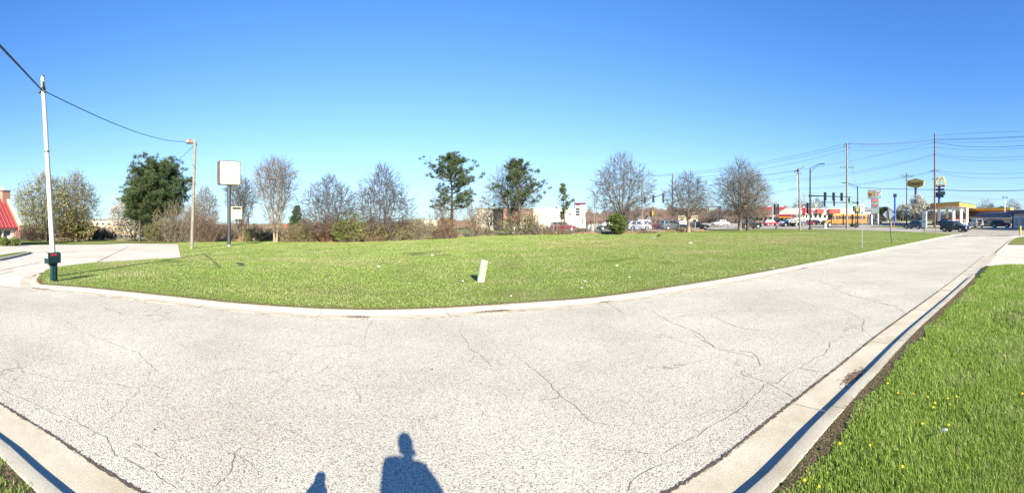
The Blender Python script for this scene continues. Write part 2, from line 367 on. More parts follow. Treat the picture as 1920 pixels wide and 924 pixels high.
def thing(name, label, cat, loc, rz=0.0, group=None):
    o = bpy.data.objects.new(name, None); COL.objects.link(o); o.location = loc; o.rotation_euler = (0, 0, rz)
    o.empty_display_size = 0.3; return tag(o, label, cat, group)
def fast_mesh(name, V, Fc, m, parent=None, nper=3):
    V = np.asarray(V, np.float32).reshape(-1, 3); Fc = np.asarray(Fc, np.int32).reshape(-1, nper)
    me = bpy.data.meshes.new(name); me.vertices.add(len(V)); me.vertices.foreach_set('co', V.ravel())
    me.loops.add(Fc.size); me.loops.foreach_set('vertex_index', Fc.ravel()); me.polygons.add(len(Fc))
    me.polygons.foreach_set('loop_start', np.arange(0, Fc.size, nper, dtype=np.int32)); me.update(calc_edges=True)
    me.materials.append(MATS[m]); o = bpy.data.objects.new(name, me); COL.objects.link(o); o.parent = parent; return o
def text(body, size, m, parent, loc, rot, name='lettering', ext=0.01, align='CENTER', shear=0.0, sx=1.0, bold=0.0):
    c = bpy.data.curves.new(name, 'FONT'); c.body = body; c.size = size; c.extrude = ext; c.align_x = align; c.align_y = 'CENTER'; c.shear = shear; c.offset = bold
    c.resolution_u = 3
    o = bpy.data.objects.new('t', c); COL.objects.link(o); bpy.context.view_layer.update()
    me = bpy.data.meshes.new_from_object(o.evaluated_get(bpy.context.evaluated_depsgraph_get()))
    bpy.data.objects.remove(o); me.name = name; me.materials.clear(); me.materials.append(MATS[m])
    r = bpy.data.objects.new(name, me); COL.objects.link(r); r.parent = parent; r.location = loc; r.rotation_euler = rot; r.scale = (sx, 1, 1); return r
def cr(pts, step=0.5):
    """Catmull-Rom through 2-D points"""
    pts = [Vector((p[0], p[1])) for p in pts]; out = []
    for i in range(len(pts)-1):
        p0 = pts[max(i-1, 0)]; p1 = pts[i]; p2 = pts[i+1]; p3 = pts[min(i+2, len(pts)-1)]
        n = max(1, int((p2-p1).length/step))
        for k in range(n):
            t = k/n; out.append(0.5*((2*p1) + (p2-p0)*t + (2*p0-5*p1+4*p2-p3)*t*t + (3*p1-p0-3*p2+p3)*t**3))
    out.append(pts[-1]); return out
def offset(line, o):
    r = []
    for i, p in enumerate(line):
        d = (line[min(i+1, len(line)-1)] - line[max(i-1, 0)]).normalized(); r.append(p + Vector((-d.y, d.x))*o)
    return r
def sheet(name, poly, off, m, step=5.0, parent=None):
    poly = [Vector((p[0], p[1])) for p in poly]; n = len(poly); xs = [p[0] for p in poly]; ys = [p[1] for p in poly]
    gx_ = np.arange(math.ceil(min(xs)/step)*step, max(xs), step); gy_ = np.arange(math.ceil(min(ys)/step)*step, max(ys), step)
    if len(gx_) and len(gy_):
        GX, GY = [a.ravel() for a in np.meshgrid(gx_, gy_)]; k = inpoly(GX, GY, poly); extra = [Vector((a, b)) for a, b in zip(GX[k], GY[k])]
    else: extra = []
    V, E, Fs, *_ = delaunay_2d_cdt(poly+extra, [(i, (i+1) % n) for i in range(n)], [], 0, 1e-4)
    cxy = np.array([[(V[a].x+V[b].x+V[c].x)/3, (V[a].y+V[b].y+V[c].y)/3] for a, b, c in Fs]); k = inpoly(cxy[:, 0], cxy[:, 1], poly)
    bm = bmesh.new(); vs = [bm.verts.new((v.x, v.y, T(v.x, v.y)+off)) for v in V]
    for f, ok in zip(Fs, k):
        if ok: bm.faces.new([vs[q] for q in f])
    for v in [v for v in bm.verts if not v.link_faces]: bm.verts.remove(v)
    for f in bm.faces:
        f.normal_update()
        if f.normal.z < 0: f.normal_flip()
    me = bpy.data.meshes.new(name); bm.to_mesh(me); bm.free(); me.materials.append(MATS[m])
    o = bpy.data.objects.new(name, me); COL.objects.link(o)
    if parent: o.parent = parent
    else: o['kind'] = 'structure'
    return o
def inpoly(x, y, poly):
    px = np.array([p[0] for p in poly]); py = np.array([p[1] for p in poly]); r = np.zeros(len(x), bool); j = len(px)-1
    for i in range(len(px)):
        c = ((py[i] > y) != (py[j] > y)) & (x < (px[j]-px[i])*(y-py[i])/(py[j]-py[i]+1e-12) + px[i]); r ^= c; j = i
    return r

# ---------------------------------------------------------------- ground, street, kerbs, lawns
bm = bmesh.new()
gx = sorted(set([-3000, -1500, -800, -400] + list(range(-240, 241, 8)) + [400, 800, 1500, 3000]))
gy = sorted(set([-600, -200, -60] + list(range(-30, 301, 8)) + [400, 800, 1500, 3000]))
grid = [[bm.verts.new((x, y, T(x, y)*(1 if max(abs(x), abs(y)) < 310 else 0.6) - 0.08)) for y in gy] for x in gx]
for i in range(len(gx)-1):
    for j in range(len(gy)-1): bm.faces.new((grid[i][j], grid[i+1][j], grid[i+1][j+1], grid[i][j+1]))
me = bpy.data.meshes.new('ground'); bm.to_mesh(me); bm.free(); me.materials.append(MATS['field_ground'])
o = bpy.data.objects.new('ground', me); COL.objects.link(o); tag(o, kind='structure')

far_px = [(50, 541), (150, 550), (250, 562), (350, 574), (400, 580), (550, 593), (660, 598), (700, 598.6), (800, 596), (900, 590), (1016, 581), (1130, 571),
          (1310, 543), (1500, 506), (1600, 484), (1639, 476), (1704, 461.5), (1787, 443)]
corner_px = [(49, 517), (40, 524), (37, 532), (41, 538)]
near_px = [(0, 757), (40, 782), (100, 818), (150, 853), (200, 885), (255, 918), (1262, 918), (1350, 862), (1440, 790), (1540, 712), (1560, 697), (1655, 621), (1743, 558), (1795, 519), (1860, 468), (1893, 447)]
far_pts = [P(*p).xy for p in far_px]; near_pts = [P(*p).xy for p in near_px]
# right ends: round off into the main road at x = 51..52
far_end = [Vector((48.6, 26.3)), Vector((50.4, 28.4)), Vector((51.3, 31.0))]
near_end = [Vector((48.0, 17.6)), Vector((50.2, 17.6)), Vector((51.3, 15.8))]
far_line = cr([P(*p).xy for p in corner_px] + far_pts + far_end, 0.4)
near_line = cr([Vector((-24, -8)), Vector((-12.5, -0.6)), Vector((-8.2, 0.75))] + near_pts + near_end, 0.4)
apron = P(0, 538).xy
def clean(line):
    out = [line[0]]
    for p in line[1:]:
        if (p-out[-1]).length > 0.05: out.append(p)
    return out
far_line = clean(far_line); near_line = clean(near_line)
fl = [p for p in far_line if p.x > -13.2 or p.y < P(50, 541).y + 0.05]
kf = min(range(len(far_line)), key=lambda i: (far_line[i]-P(50, 541).xy).length)
street_poly = [Vector((-45, -6)), Vector((-20, 1.2)), apron + Vector((-0.6, -.35))] + far_line[kf:] + [Vector((51.3, 15.8))] + near_line[::-1][1:] 
street = sheet('street', street_poly, 0.0, 'pale_asphalt')

def kerb(name, line, side, joint_every, skip=()):
    root = bpy.data.objects.new(name, None); COL.objects.link(root); root['kind'] = 'structure'
    kw_ = 0.10 if side < 0 else 0.0
    prof = [(0.0, -0.08), (0.0, 0.006), (0.42+kw_, 0.0), (0.45+kw_, 0.035), (0.465+kw_, 0.065), (0.485+kw_, 0.080), (0.50+kw_, 0.084), (0.66+kw_, 0.086), (0.67+kw_, 0.08), (0.67+kw_, -0.08)]
    offs = [offset(line, side*o_) for o_, _ in prof]
    L = [0.0]
    for i in range(1, len(line)): L.append(L[-1] + (line[i]-line[i-1]).length)
    nsec = int(L[-1]/joint_every); k = 0; sec = []
    def at(ofl, s):
        i = max(0, min(len(L)-2, np.searchsorted(L, s)-1)); t = (s-L[i])/(L[i+1]-L[i]); return ofl[i].lerp(ofl[i+1], t)
    for q in range(nsec+1):
        s0 = q*joint_every + 0.009; s1 = min((q+1)*joint_every - 0.009, L[-1])
        if s1-s0 < 0.3: continue
        ss = [s0] + [x for x in L if s0 < x < s1] + [s1]; dz = random.uniform(-0.004, 0.004)
        vs = []; fs = []; n = len(prof)
        for s_ in ss:
            mid = at(line, s_); drop = 1.0
            for a_, b_ in skip:
                if a_ < mid.x < b_: drop = max(0.12, min(1, min(abs(mid.x-a_), abs(mid.x-b_))/-1.2 + 1))
            for j, (o_, z) in enumerate(prof):
                p = at(offs[j], s_); vs.append((p.x, p.y, T(p.x, p.y) + (z*drop if z > 0 else z) + dz))
        for i in range(len(ss)-1):
            for j in range(n-1): fs.append((i*n+j, i*n+j+1, (i+1)*n+j+1, (i+1)*n+j))
        fs += [tuple(range(n)), tuple(range((len(ss)-1)*n, len(ss)*n))[::-1]]
        m = MB(); m.add(vs, fs); autosmooth(m.build('kerb_section', 'kerb_concrete', root), 22)
    return root
kerb('far_kerb', far_line, 1, 3.3)
kerb('near_kerb', near_line, -1, 3.05, skip=((14.8, 26.5),))
far_back = offset(far_line, 0.665); near_back = offset(near_line, -0.765)

# dark dirt and weeds along the joint between gutter and asphalt, mud along the near kerb's back edge
def ribbon(name, pts, wd, off, m, parent, jit=0.3, kind=None):
    vs = []; fs = []
    for i, p in enumerate(pts):
        d = (pts[min(i+1, len(pts)-1)] - pts[max(i-1, 0)]); d = d.normalized() if d.length else Vector((1, 0)); nn = Vector((-d.y, d.x))
        ww = wd*random.uniform(1-jit, 1+jit)
        for k in (-1, 1):
            q = p + nn*(ww*0.5*k*random.uniform(0.6, 1.3)); vs.append((q.x, q.y, T(q.x, q.y)+off))
        if i: fs.append((2*i-2, 2*i-1, 2*i+1, 2*i))
    mb = MB(); mb.add(vs, fs); o = mb.build(name, m, parent)
    if kind: o['kind'] = kind
    return o
def dense(line, step=0.05):
    out = []
    for i in range(len(line)-1):
        n = max(1, int((line[i+1]-line[i]).length/step))
        for k in range(n): out.append(line[i].lerp(line[i+1], k/n))
    return out
nl = [p for p in near_line if -9 < p.x < 24]
for i0 in (0,):
    d_ = dense(nl, 0.04); ribbon('joint_dirt', d_, 0.035, 0.008, 'crack_dirt', street, 0.8)
seg = []
for p in dense([q for q in far_line[kf:] if q.x < 22], 0.06):
    if (math.sin(p.x*2.3)+math.sin(p.x*5.1+1)) > -0.5: seg.append(p)
    elif len(seg) > 4: ribbon('joint_dirt', seg, 0.022, 0.009, 'crack_dirt', street, 0.7); seg = []
    else: seg = []
if len(seg) > 4: ribbon('joint_dirt', seg, 0.022, 0.009, 'crack_dirt', street, 0.7)

# cracks seen in the photograph, as pixel polylines laid on the street
CR = [
 [(868, 603), (863, 625), (874, 640), (880, 655), (905, 668), (925, 690)],
 [(985, 680), (1015, 705), (1045, 735), (1080, 762), (1112, 792), (1150, 800)],
 [(1222, 582), (1260, 605), (1310, 625), (1345, 655), (1395, 665), (1425, 672)],
 [(1128, 562), (1150, 575), (1175, 590)],
 [(1300, 625), (1330, 645), (1365, 656), (1410, 660), (1428, 688)],
 [(1100, 840), (1180, 845), (1245, 850), (1310, 818), (1360, 785), (1400, 760), (1425, 735), (1437, 717)],
 [(1437, 717), (1460, 718), (1472, 705), (1500, 690), (1540, 697), (1560, 698)],
 [(1437, 717), (1470, 735), (1495, 748)],
 [(1500, 690), (1520, 678), (1548, 662), (1556, 642), (1590, 628), (1620, 622)],
 [(1390, 702), (1410, 708), (1437, 717)],
 [(490, 820), (455, 835), (440, 850), (432, 885), (410, 905), (400, 922)],
 [(430, 850), (452, 858), (470, 868), (490, 900)],
 [(250, 830), (290, 850), (300, 858), (320, 866)],
 [(0, 728), (40, 745), (85, 768), (120, 780), (160, 800), (200, 820), (210, 845), (215, 854), (245, 866), (290, 885), (318, 908), (345, 922)],
 [(1490, 560), (1530, 575), (1580, 580), (1620, 600), (1615, 625)],
 [(1180, 920), (1200, 890), (1230, 875), (1280, 868)],
 [(700, 600), (690, 612), (682, 640)], [(560, 640), (600, 650), (655, 645), (700, 655)], [(120, 610), (200, 640), (260, 660), (300, 700)],
 [(400, 700), (445, 690), (500, 700), (540, 690)], [(1560, 540), (1600, 556), (1660, 565)], [(1640, 500), (1690, 510), (1740, 512)], [(1330, 590), (1380, 612), (1440, 622)],
 [(1620, 560), (1680, 575), (1700, 590)], [(240, 600), (300, 588), (345, 582)], [(60, 590), (120, 600), (150, 620)], [(620, 700), (660, 720), (680, 760)]]
for pl in CR:
    pts = []
    for a_, b_ in zip(pl[:-1], pl[1:]):
        p, q = P(*a_).xy, P(*b_).xy; n = max(2, int((q-p).length/0.07))
        nn = Vector((-(q-p).y, (q-p).x)).normalized()
        wob = 0.0
        for k in range(n):
            wob = 0.8*wob + random.uniform(-0.022, 0.022); pts.append(p.lerp(q, k/n) + nn*wob*math.sin(pi*k/n)**0.5)
    dm = sum(p.length for p in pts)/len(pts)
    ribbon('crack', pts, 0.004 + 0.00055*dm, 0.005, 'crack_and_shadow', street, 0.6)

ribbon('shadow_and_seam', dense([P(*q).xy for q in [(1783, 443.5), (1812, 441.8), (1840, 441.5), (1870, 441.8), (1897, 443)]], .4), 1.7, 0.006, 'crack_and_shadow', street, .1)  # cast shadow over the street mouth, painted on as a dark band
# the lot, its drive and its asphalt-free concrete
lot_px = [(48.7, 524), (56, 518.5), (86.6, 508.7), (108, 503), (151.5, 497), (182, 493.6), (238, 491), (281, 488), (340, 485), (333, 457), (238, 456), (195, 458)]
lotp = [P(*p).xy for p in lot_px]
lot_poly = [apron + Vector((-0.6, -.3)), P(50, 541).xy+Vector((0, 0.02))] + [far_line[i] for i in range(kf, -1, -1)] + lotp[1:] + [P(150, 458.5).xy, P(87, 459).xy, P(36, 459.5).xy, P(-60, 462).xy, Vector((-60, 8)), Vector((-45, -5)), Vector((-20, 1.25))]
lot = sheet('parking_lot', lot_poly, 0.004, 'lot_concrete')
for pl in ([(177, 493.5), (205, 480), (240, 463)], [(0, 508), (55, 496), (80, 491)], [(-5, 516), (30, 507)], [(0, 470), (60, 470)]):
    ribbon('joint', dense([P(*q).xy for q in pl], 0.3), 0.05, 0.02, 'crack_and_shadow', lot, 0.3)
# lawn of the vacant corner lot
B_edge = [Vector((51.9, 33.0)), Vector((52.8, 40)), Vector((53.3, 50)), Vector((52.5, 57)), Vector((50, 62.5)), Vector((45, 66.2)), Vector((38, 67.2))]
far_edge = [Vector((30, 67.2)), Vector((0, 67.6)), Vector((-30, 68.5)), Vector((-48, 62)), Vector((-62, 50)), P(37, 452).xy + Vector((-6, 3)), P(40, 459).xy]
lawn_poly = far_back[2:] + B_edge + far_edge + [P(87, 459).xy, P(150, 458.5).xy] + lotp[::-1][:-2]
lawn = sheet('lawn', lawn_poly, 0.082, 'lawn_ground')
# near verge
vr = [p for p in near_back]
i_drv0 = min(range(len(vr)), key=lambda i: (vr[i]-P(1849, 501).xy).length); i_drv1 = min(range(len(vr)), key=lambda i: (vr[i]-P(1886, 459).xy).length)
verge_a = vr[:i_drv0+1] + [P(1915, 500.5).xy, P(1990, 501).xy, Vector((20, -14)), Vector((-20, -20)), Vector((-24, -9))]
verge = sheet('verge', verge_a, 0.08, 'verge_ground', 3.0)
verge_b = vr[i_drv1:] + [Vector((51.3, 8)), Vector((51.3, -8)), P(1990, 459).xy, P(1925, 459.5).xy]
sheet('far_verge', verge_b, 0.082, 'lawn_ground')
drv = sheet('side_driveway', [vr[i_drv0]] + vr[i_drv0+1:i_drv1+1] + [P(1925, 459.5).xy, P(1990, 459).xy, Vector((60, -14)), Vector((20, -14)), P(1990, 501).xy, P(1915, 500.5).xy], 0.03, 'lot_concrete')
# parking island at far left
isl = thing('kerbed_island', 'narrow grass island with pale kerb in the lot at far left', 'island', (0, 0, 0)); tag(isl, kind=None)
ip = [P(-60, 494).xy, P(0, 489).xy, P(30, 482.5).xy, P(52, 477).xy, P(58, 474.8).xy, P(52, 473.5).xy, P(30, 476).xy, P(0, 481).xy, P(-60, 488).xy]
mb = MB(); n = len(ip); c = sum((p for p in ip), Vector((0, 0)))/n
def zz(p, h): return (p.x, p.y, T(p.x, p.y)+h)
mb.add([zz(p, -0.05) for p in ip] + [zz(p, 0.15) for p in ip], [(i, (i+1) % n, n+(i+1) % n, n+i) for i in range(n)] + [tuple(range(n, 2*n))]); mb.build('kerb', 'kerb_concrete', isl)
ic = [p.lerp(c, 0.0) for p in ip]; ic = [Vector(((p.x*0.97+c.x*.03), p.y)) for p in ip]
isl_g = [P(-60, 492.5).xy, P(0, 487.2).xy, P(30, 481).xy, P(50, 476.2).xy, P(50, 475.2).xy, P(30, 477).xy, P(0, 482.3).xy, P(-60, 489).xy]
mb = MB(); n = len(isl_g); mb.add([zz(p, 0.1) for p in isl_g] + [zz(p, 0.165) for p in isl_g], [(i, (i+1) % n, n+(i+1) % n, n+i) for i in range(n)] + [tuple(range(n, 2*n))]); mb.build('turf', 'lawn_ground', isl)
# main roads
sheet('cross_road', [Vector(p) for p in ((51.3, -60), (69.5, -60), (70.5, 35), (71.5, 60), (75, 66), (84, 66.5), (260, 66.5), (260, 84), (84, 84), (75, 90), (72, 260), (50, 260), (50, 90), (44, 84), (-160, 88), (-160, 68.4), (-30, 68.5), (0, 67.6), (30, 67.2), (38, 67.2), (45, 66.2), (50, 62.5), (52.5, 57), (53.3, 50), (52.8, 40), (51.9, 33), (51.3, 31))], 0.0, 'main_asphalt', 8.0)
main_ = bpy.data.objects['cross_road']
ribbon('shadow_and_seam', dense([P(*q).xy for q in [(1618, 425.5), (1660, 426), (1720, 427.2), (1780, 428.6), (1830, 430), (1880, 431.5), (1925, 432.6)]], .6), 2.4, 0.006, 'crack_and_shadow', main_, .15)  # wire and pole shadow along the main road, painted as a dark band
ribbon('shadow_and_seam', dense([P(*q).xy for q in [(1857, 439), (1860, 436.5), (1866, 434.5)]], .6), .12, 0.006, 'crack_and_shadow', main_, .15)
sheet('station_forecourt', [Vector(p) for p in ((72, 8), (78, 5), (150, -10), (170, 30), (150, 62), (84, 62), (80, 40), (74, 34))], 0.03, 'lot_concrete', 8.0)
sheet('store_forecourt', [Vector(p) for p in ((62, 96), (74, 92), (150, 92), (150, 108), (60, 108))], 0.03, 'lot_concrete', 8.0)

# ---------------------------------------------------------------- grass blades, clods, flowers
def blades(name, x, y, z, h, wd, m, segs=2, lean=0.45, kind='stuff'):
    n = len(x); a = RNG.uniform(0, 2*pi, n); la = RNG.uniform(0, 2*pi, n); L = h*RNG.uniform(0, lean, n)
    ux, uy = np.cos(a)*wd/2, np.sin(a)*wd/2; lx, ly = np.cos(la)*L, np.sin(la)*L
    if segs == 2:
        V = np.stack([np.stack([x-ux, y-uy, z], 1), np.stack([x+ux, y+uy, z], 1), np.stack([x+ux*.7+lx*.35, y+uy*.7+ly*.35, z+h*.6], 1), np.stack([x-ux*.7+lx*.35, y-uy*.7+ly*.35, z+h*.6], 1), np.stack([x+lx, y+ly, z+h*.95], 1)], 1).reshape(-1, 3)
        b = np.arange(n)[:, None]*5; Fc = np.concatenate([b+[0, 1, 2], b+[0, 2, 3], b+[3, 2, 4]], 0)
    else:
        V = np.stack([np.stack([x-ux, y-uy, z], 1), np.stack([x+ux, y+uy, z], 1), np.stack([x+lx, y+ly, z+h], 1)], 1).reshape(-1, 3)
        Fc = np.arange(n)[:, None]*3 + np.array([0, 1, 2])
    o = fast_mesh(name, V, Fc, m); o['kind'] = kind; return o
def vnoise(x, y, sc, seed=0):
    r = np.random.default_rng(seed); v = np.zeros_like(x)
    for k in range(7):
        a = r.uniform(0, 2*pi); f = sc*r.uniform(0.6, 2.2); v += np.sin((x*np.cos(a)+y*np.sin(a))*f + r.uniform(0, 6))
    return v/7
def sector(n, d0, d1, a0, a1, pw):
    u = RNG.uniform(0, 1, n); d = (d0**pw + u*(d1**pw-d0**pw))**(1/pw); a = RNG.uniform(a0, a1, n); return d*np.sin(a), d*np.cos(a), d
# near verge, right side
x, y, d = sector(480000, 3.0, 24, 0.42, 1.26, 0.9)
k = inpoly(x, y, verge_a); x, y, d = x[k], y[k], d[k]
# distance behind the kerb's back edge, for the bare strip
nb = np.array([(p.x, p.y) for p in dense([q for q in near_back if 0 < q.x < 26], .13)])
def edge_dist(x, y, line):
    r = np.full(len(x), 1e9)
    for q in line: r = np.minimum(r, (x-q[0])**2 + (y-q[1])**2)
    return np.sqrt(r)
ed = edge_dist(x, y, nb); pn = vnoise(x, y, 1.7, 3); patch = vnoise(x, y, 1.2, 9)
keep = (ed > 0.13 + 0.13*vnoise(x, y, 4.1, 3) + 0.10*vnoise(x, y, 14, 31) + 0.006*d) & ((patch < 0.44) | (RNG.uniform(0, 1, len(x)) < 0.3))
x, y, d, ed, pn = x[keep], y[keep], d[keep], ed[keep], pn[keep]
h = RNG.uniform(0.035, 0.115, len(x))*(1+0.5*vnoise(x, y, 2.2, 5))*np.clip(ed*1.1+.2, .35, 1.15)
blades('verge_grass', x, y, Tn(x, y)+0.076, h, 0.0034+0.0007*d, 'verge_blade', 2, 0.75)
x, y, d = sector(2600, 3.0, 14, 0.42, 1.26, 1.0); k = inpoly(x, y, verge_a); x, y, d = x[k], y[k], d[k]; ed = edge_dist(x, y, nb); k = ed > .6; x, y, d = x[k], y[k], d[k]
blades('dry_verge_stalks', x, y, Tn(x, y)+0.076, RNG.uniform(0.08, 0.15, len(x)), 0.005+0*d, 'dry_blade', 2, 1.0)
# verge at far left corner of the frame
x, y, d = sector(16000, 3.2, 9, -1.25, -0.95, 1.0); k = inpoly(x, y, verge_a) & (edge_dist(x, y, np.array([(p.x, p.y) for p in near_back if -9 < p.x < 0])) > .16); x, y, d = x[k], y[k], d[k]; blades('verge_grass', x, y, Tn(x, y)+0.076, RNG.uniform(0.02, 0.06, len(x)), 0.006, 'verge_blade', 2, 0.8)
# lawn
x, y, d = sector(640000, 9.5, 62, -1.2, 1.15, 0.75)
k = inpoly(x, y, lawn_poly); x, y, d = x[k], y[k], d[k]
fb = np.array([(p.x, p.y) for p in far_back[2:] if p.x < 30]); ed = edge_dist(x, y, fb)
th = vnoise(x, y, .5, 21) + 0.5*vnoise(x, y, 2.2, 22)
k = (th < 0.62) & ((ed > 0.35) | (RNG.uniform(0, 1, len(x)) < 0.45)); x, y, d, th = x[k], y[k], d[k], th[k]
h = RNG.uniform(0.018, 0.052, len(x))*(1+0.5*vnoise(x, y, 1.1, 33)+.3*vnoise(x, y, 4.0, 35))
blades('lawn_grass', x, y, Tn(x, y)+0.076, h, 0.006+0.0009*d, 'lawn_blade', 1, 0.8)
k = RNG.uniform(0, 1, len(x)) < np.clip(0.03 + 0.10*(vnoise(x, y, .35, 77) > .25) + 0.35*((np.abs(y-38+0.12*x) < 5+3*vnoise(x, y, .3, 8)) & (x > 2) & (x < 32)), 0, 1)
blades('dry_lawn_thatch', x[k], y[k], Tn(x[k], y[k])+0.076, h[k]*1.1, 0.008+0.0012*d[k], 'dry_blade', 1, 1.0)
# tall dry grass along the fence
FENCE_PX = [(165, 450), (300, 451), (440, 450.5), (600, 451), (770, 446.5), (860, 442.5), (955, 439), (1125, 437.5), (1235, 434.5), (1315, 432.5)]
fence_line = [P(px, py, 0.12).xy for px, py in FENCE_PX]
fn = dense(cr(fence_line, 1.0), 0.02)
fx = np.array([p.x for p in fn]); fy = np.array([p.y for p in fn]); x = np.repeat(fx, 9) + RNG.normal(0, 0.5, len(fx)*9); y = np.repeat(fy, 9) + RNG.normal(-.2, 0.75, len(fx)*9)
keep = RNG.uniform(0, 1, len(x)) < np.clip(0.55+0.9*vnoise(x, y, .4, 12), .08, 1); x, y = x[keep], y[keep]
blades('dry_fence_grass', x, y, Tn(x, y)+0.1, RNG.uniform(.12, .55, len(x))*np.clip(.75+.8*vnoise(x, y, .5, 13), .25, 1.7), 0.05, 'dry_blade', 1, 0.7)
# mud clods on both kerb edges
def clods(name, line, lo, hi, n, off, smin, smax):
    V = []; Fc = []; b = 0
    base = np.array([(0, 0, 1), (1, 0, 0), (-.5, .87, 0), (-.5, -.87, 0)]); tri = np.array([(0, 1, 2), (0, 2, 3), (0, 3, 1)])
    for i in range(n):
        q = random.choice(line); nx = random.uniform(lo, hi); s = random.uniform(smin, smax); a = random.uniform(0, 6.3)
        x_, y_ = q[0]+nx*q[2], q[1]+nx*q[3]
        c_, s_ = cos(a), sin(a); p = base*np.array([s*random.uniform(.7, 1.6), s*random.uniform(.7, 1.6), s*random.uniform(.3, .9)])
        p = np.stack([p[:, 0]*c_-p[:, 1]*s_, p[:, 0]*s_+p[:, 1]*c_, p[:, 2]], 1) + [x_, y_, T(x_, y_)+off]; V.append(p); Fc.append(tri+b); b += 4
    o = fast_mesh(name, np.concatenate(V), np.concatenate(Fc), 'clod'); o['kind'] = 'stuff'; return o
def wn(line, side):
    dl = dense(line, 0.02); out = []
    for i in range(len(dl)-1):
        d_ = dl[i+1]-dl[i]
        if d_.length: d_.normalize(); out.append((dl[i].x, dl[i].y, -d_.y*side, d_.x*side))
    return out
clods('kerb_mud', wn([p for p in near_back if -10 < p.x < 15], -1), -0.02, 0.20, 34000, 0.078, 0.004, 0.016)
clods('gutter_weeds', wn([p for p in near_line if -9 < p.x < 12], -1), -0.03, 0.03, 5000, 0.006, 0.004, 0.012)
clods('kerb_edge_dirt', wn([p for p in far_back[4:] if p.x < 14], 1), -0.02, 0.16, 7000, 0.095, 0.006, 0.022)

def pile(name, lab, px, py, w_, n):
    p = P(px, py, .0); V = []; Fc = []; b = 0; R = random.Random(px)
    i_ = min(range(len(near_line)), key=lambda i: (near_line[i]-p.xy).length); j_ = min(range(len(far_line)), key=lambda i: (far_line[i]-p.xy).length)
    ln, i_ = (near_line, i_) if (near_line[i_]-p.xy).length < (far_line[j_]-p.xy).length else (far_line, j_); dd = (ln[min(i_+1, len(ln)-1)]-ln[i_-1]).normalized()
    base = np.array([(0, 0, 1), (1, 0, 0), (-.5, .87, 0), (-.5, -.87, 0)]); tri = np.array([(0, 1, 2), (0, 2, 3), (0, 3, 1)])
    for _ in range(n):
        u = R.gauss(0, w_*.35); v = R.gauss(0, w_*.10); s_ = R.uniform(.006, .02); V.append(base*[s_*R.uniform(.6, 2.2), s_*R.uniform(.6, 1.6), s_*.5] + [p.x+dd.x*u-dd.y*v, p.y+dd.y*u+dd.x*v, T(p.x, p.y)+.004]); Fc.append(tri+b); b += 4
    o = fast_mesh(name, np.concatenate(V), np.concatenate(Fc), 'clod'); o['kind'] = 'stuff'
for px, py, w_, n in ((670, 594, .5, 260), (925, 583, .75, 420), (1600, 706, .45, 420), (1135, 566, .3, 140), (75, 541, .5, 260), (1880, 520, .2, 60), (1508, 503, .6, 160), (1700, 460, 1.0, 260)): pile('gutter_debris', '', px, py, w_, n)
def dandelion(px, py, s=1.0, lab=''):
    p = P(px, py, 0.17); base = Vector((p.x, p.y, T(p.x, p.y)+0.09))
    r = thing('dandelion', lab, 'flower', base, random.uniform(0, 6), 'dandelions in the right verge')
    MB().tube((0, 0, 0), (0.01, 0, 0.105), 0.003, 0.002, 5).build('stem', 'pine_needles_olive', r)
    m = MB()
    for ring, (rr, z) in enumerate(((0.022*s, 0.105), (0.014*s, 0.112))):
        for i in range(14):
            a = 2*pi*i/14+ring*.2; m.add([(0.01, 0, z), (0.01+rr*cos(a-.2), rr*sin(a-.2), z+.006), (0.01+rr*1.1*cos(a), rr*1.1*sin(a), z+.008), (0.01+rr*cos(a+.2), rr*sin(a+.2), z+.006)], [(0, 1, 2, 3)])
    m.lathe([(0.004, 0.10), (0.012*s, 0.108), (0.004, 0.118)], 8, (0.01, 0, 0)).build('petals', 'dandelion', r)
DL = [(1752, 760, 'large yellow dandelion in grass two hand-widths from the kerb mud'), (1685, 741, 'small yellow dandelion in grass close behind the near kerb mud'), (1712, 743, 'yellow dandelion slightly right of the one nearest the kerb mud'),
      (1739, 748, 'yellow dandelion in the upper part of the dense group'), (1776, 751, 'pale small dandelion in the middle of the group'), (1795, 748, 'yellow dandelion topmost on the right of the group'),
      (1749, 768, 'dandelion just below the largest bloom'), (1782, 762, 'yellow dandelion lower right in the dense group'), (1730, 800, 'pale opening dandelion beside white litter'), (1778, 801, 'yellow dandelion touching the white litter scrap'),
      (1574, 836, 'yellow dandelion at the edge of the mud low in the frame'), (1633, 840, 'yellow dandelion left of centre in tall grass'), (1691, 880, 'bright dandelion low in tall grass'), (1510, 908, 'yellow dandelion at the bottom edge beside mud'),
      (1537, 920, 'dandelion at the very bottom edge of the verge'), (1665, 722, 'small dandelion farthest up behind the kerb'), (1883, 671, 'lone dandelion far up the verge'), (1916, 742, 'dandelion by the bare patch at right edge')]
for px, py, lab in DL: dandelion(px, py, random.uniform(.5, .85), lab)

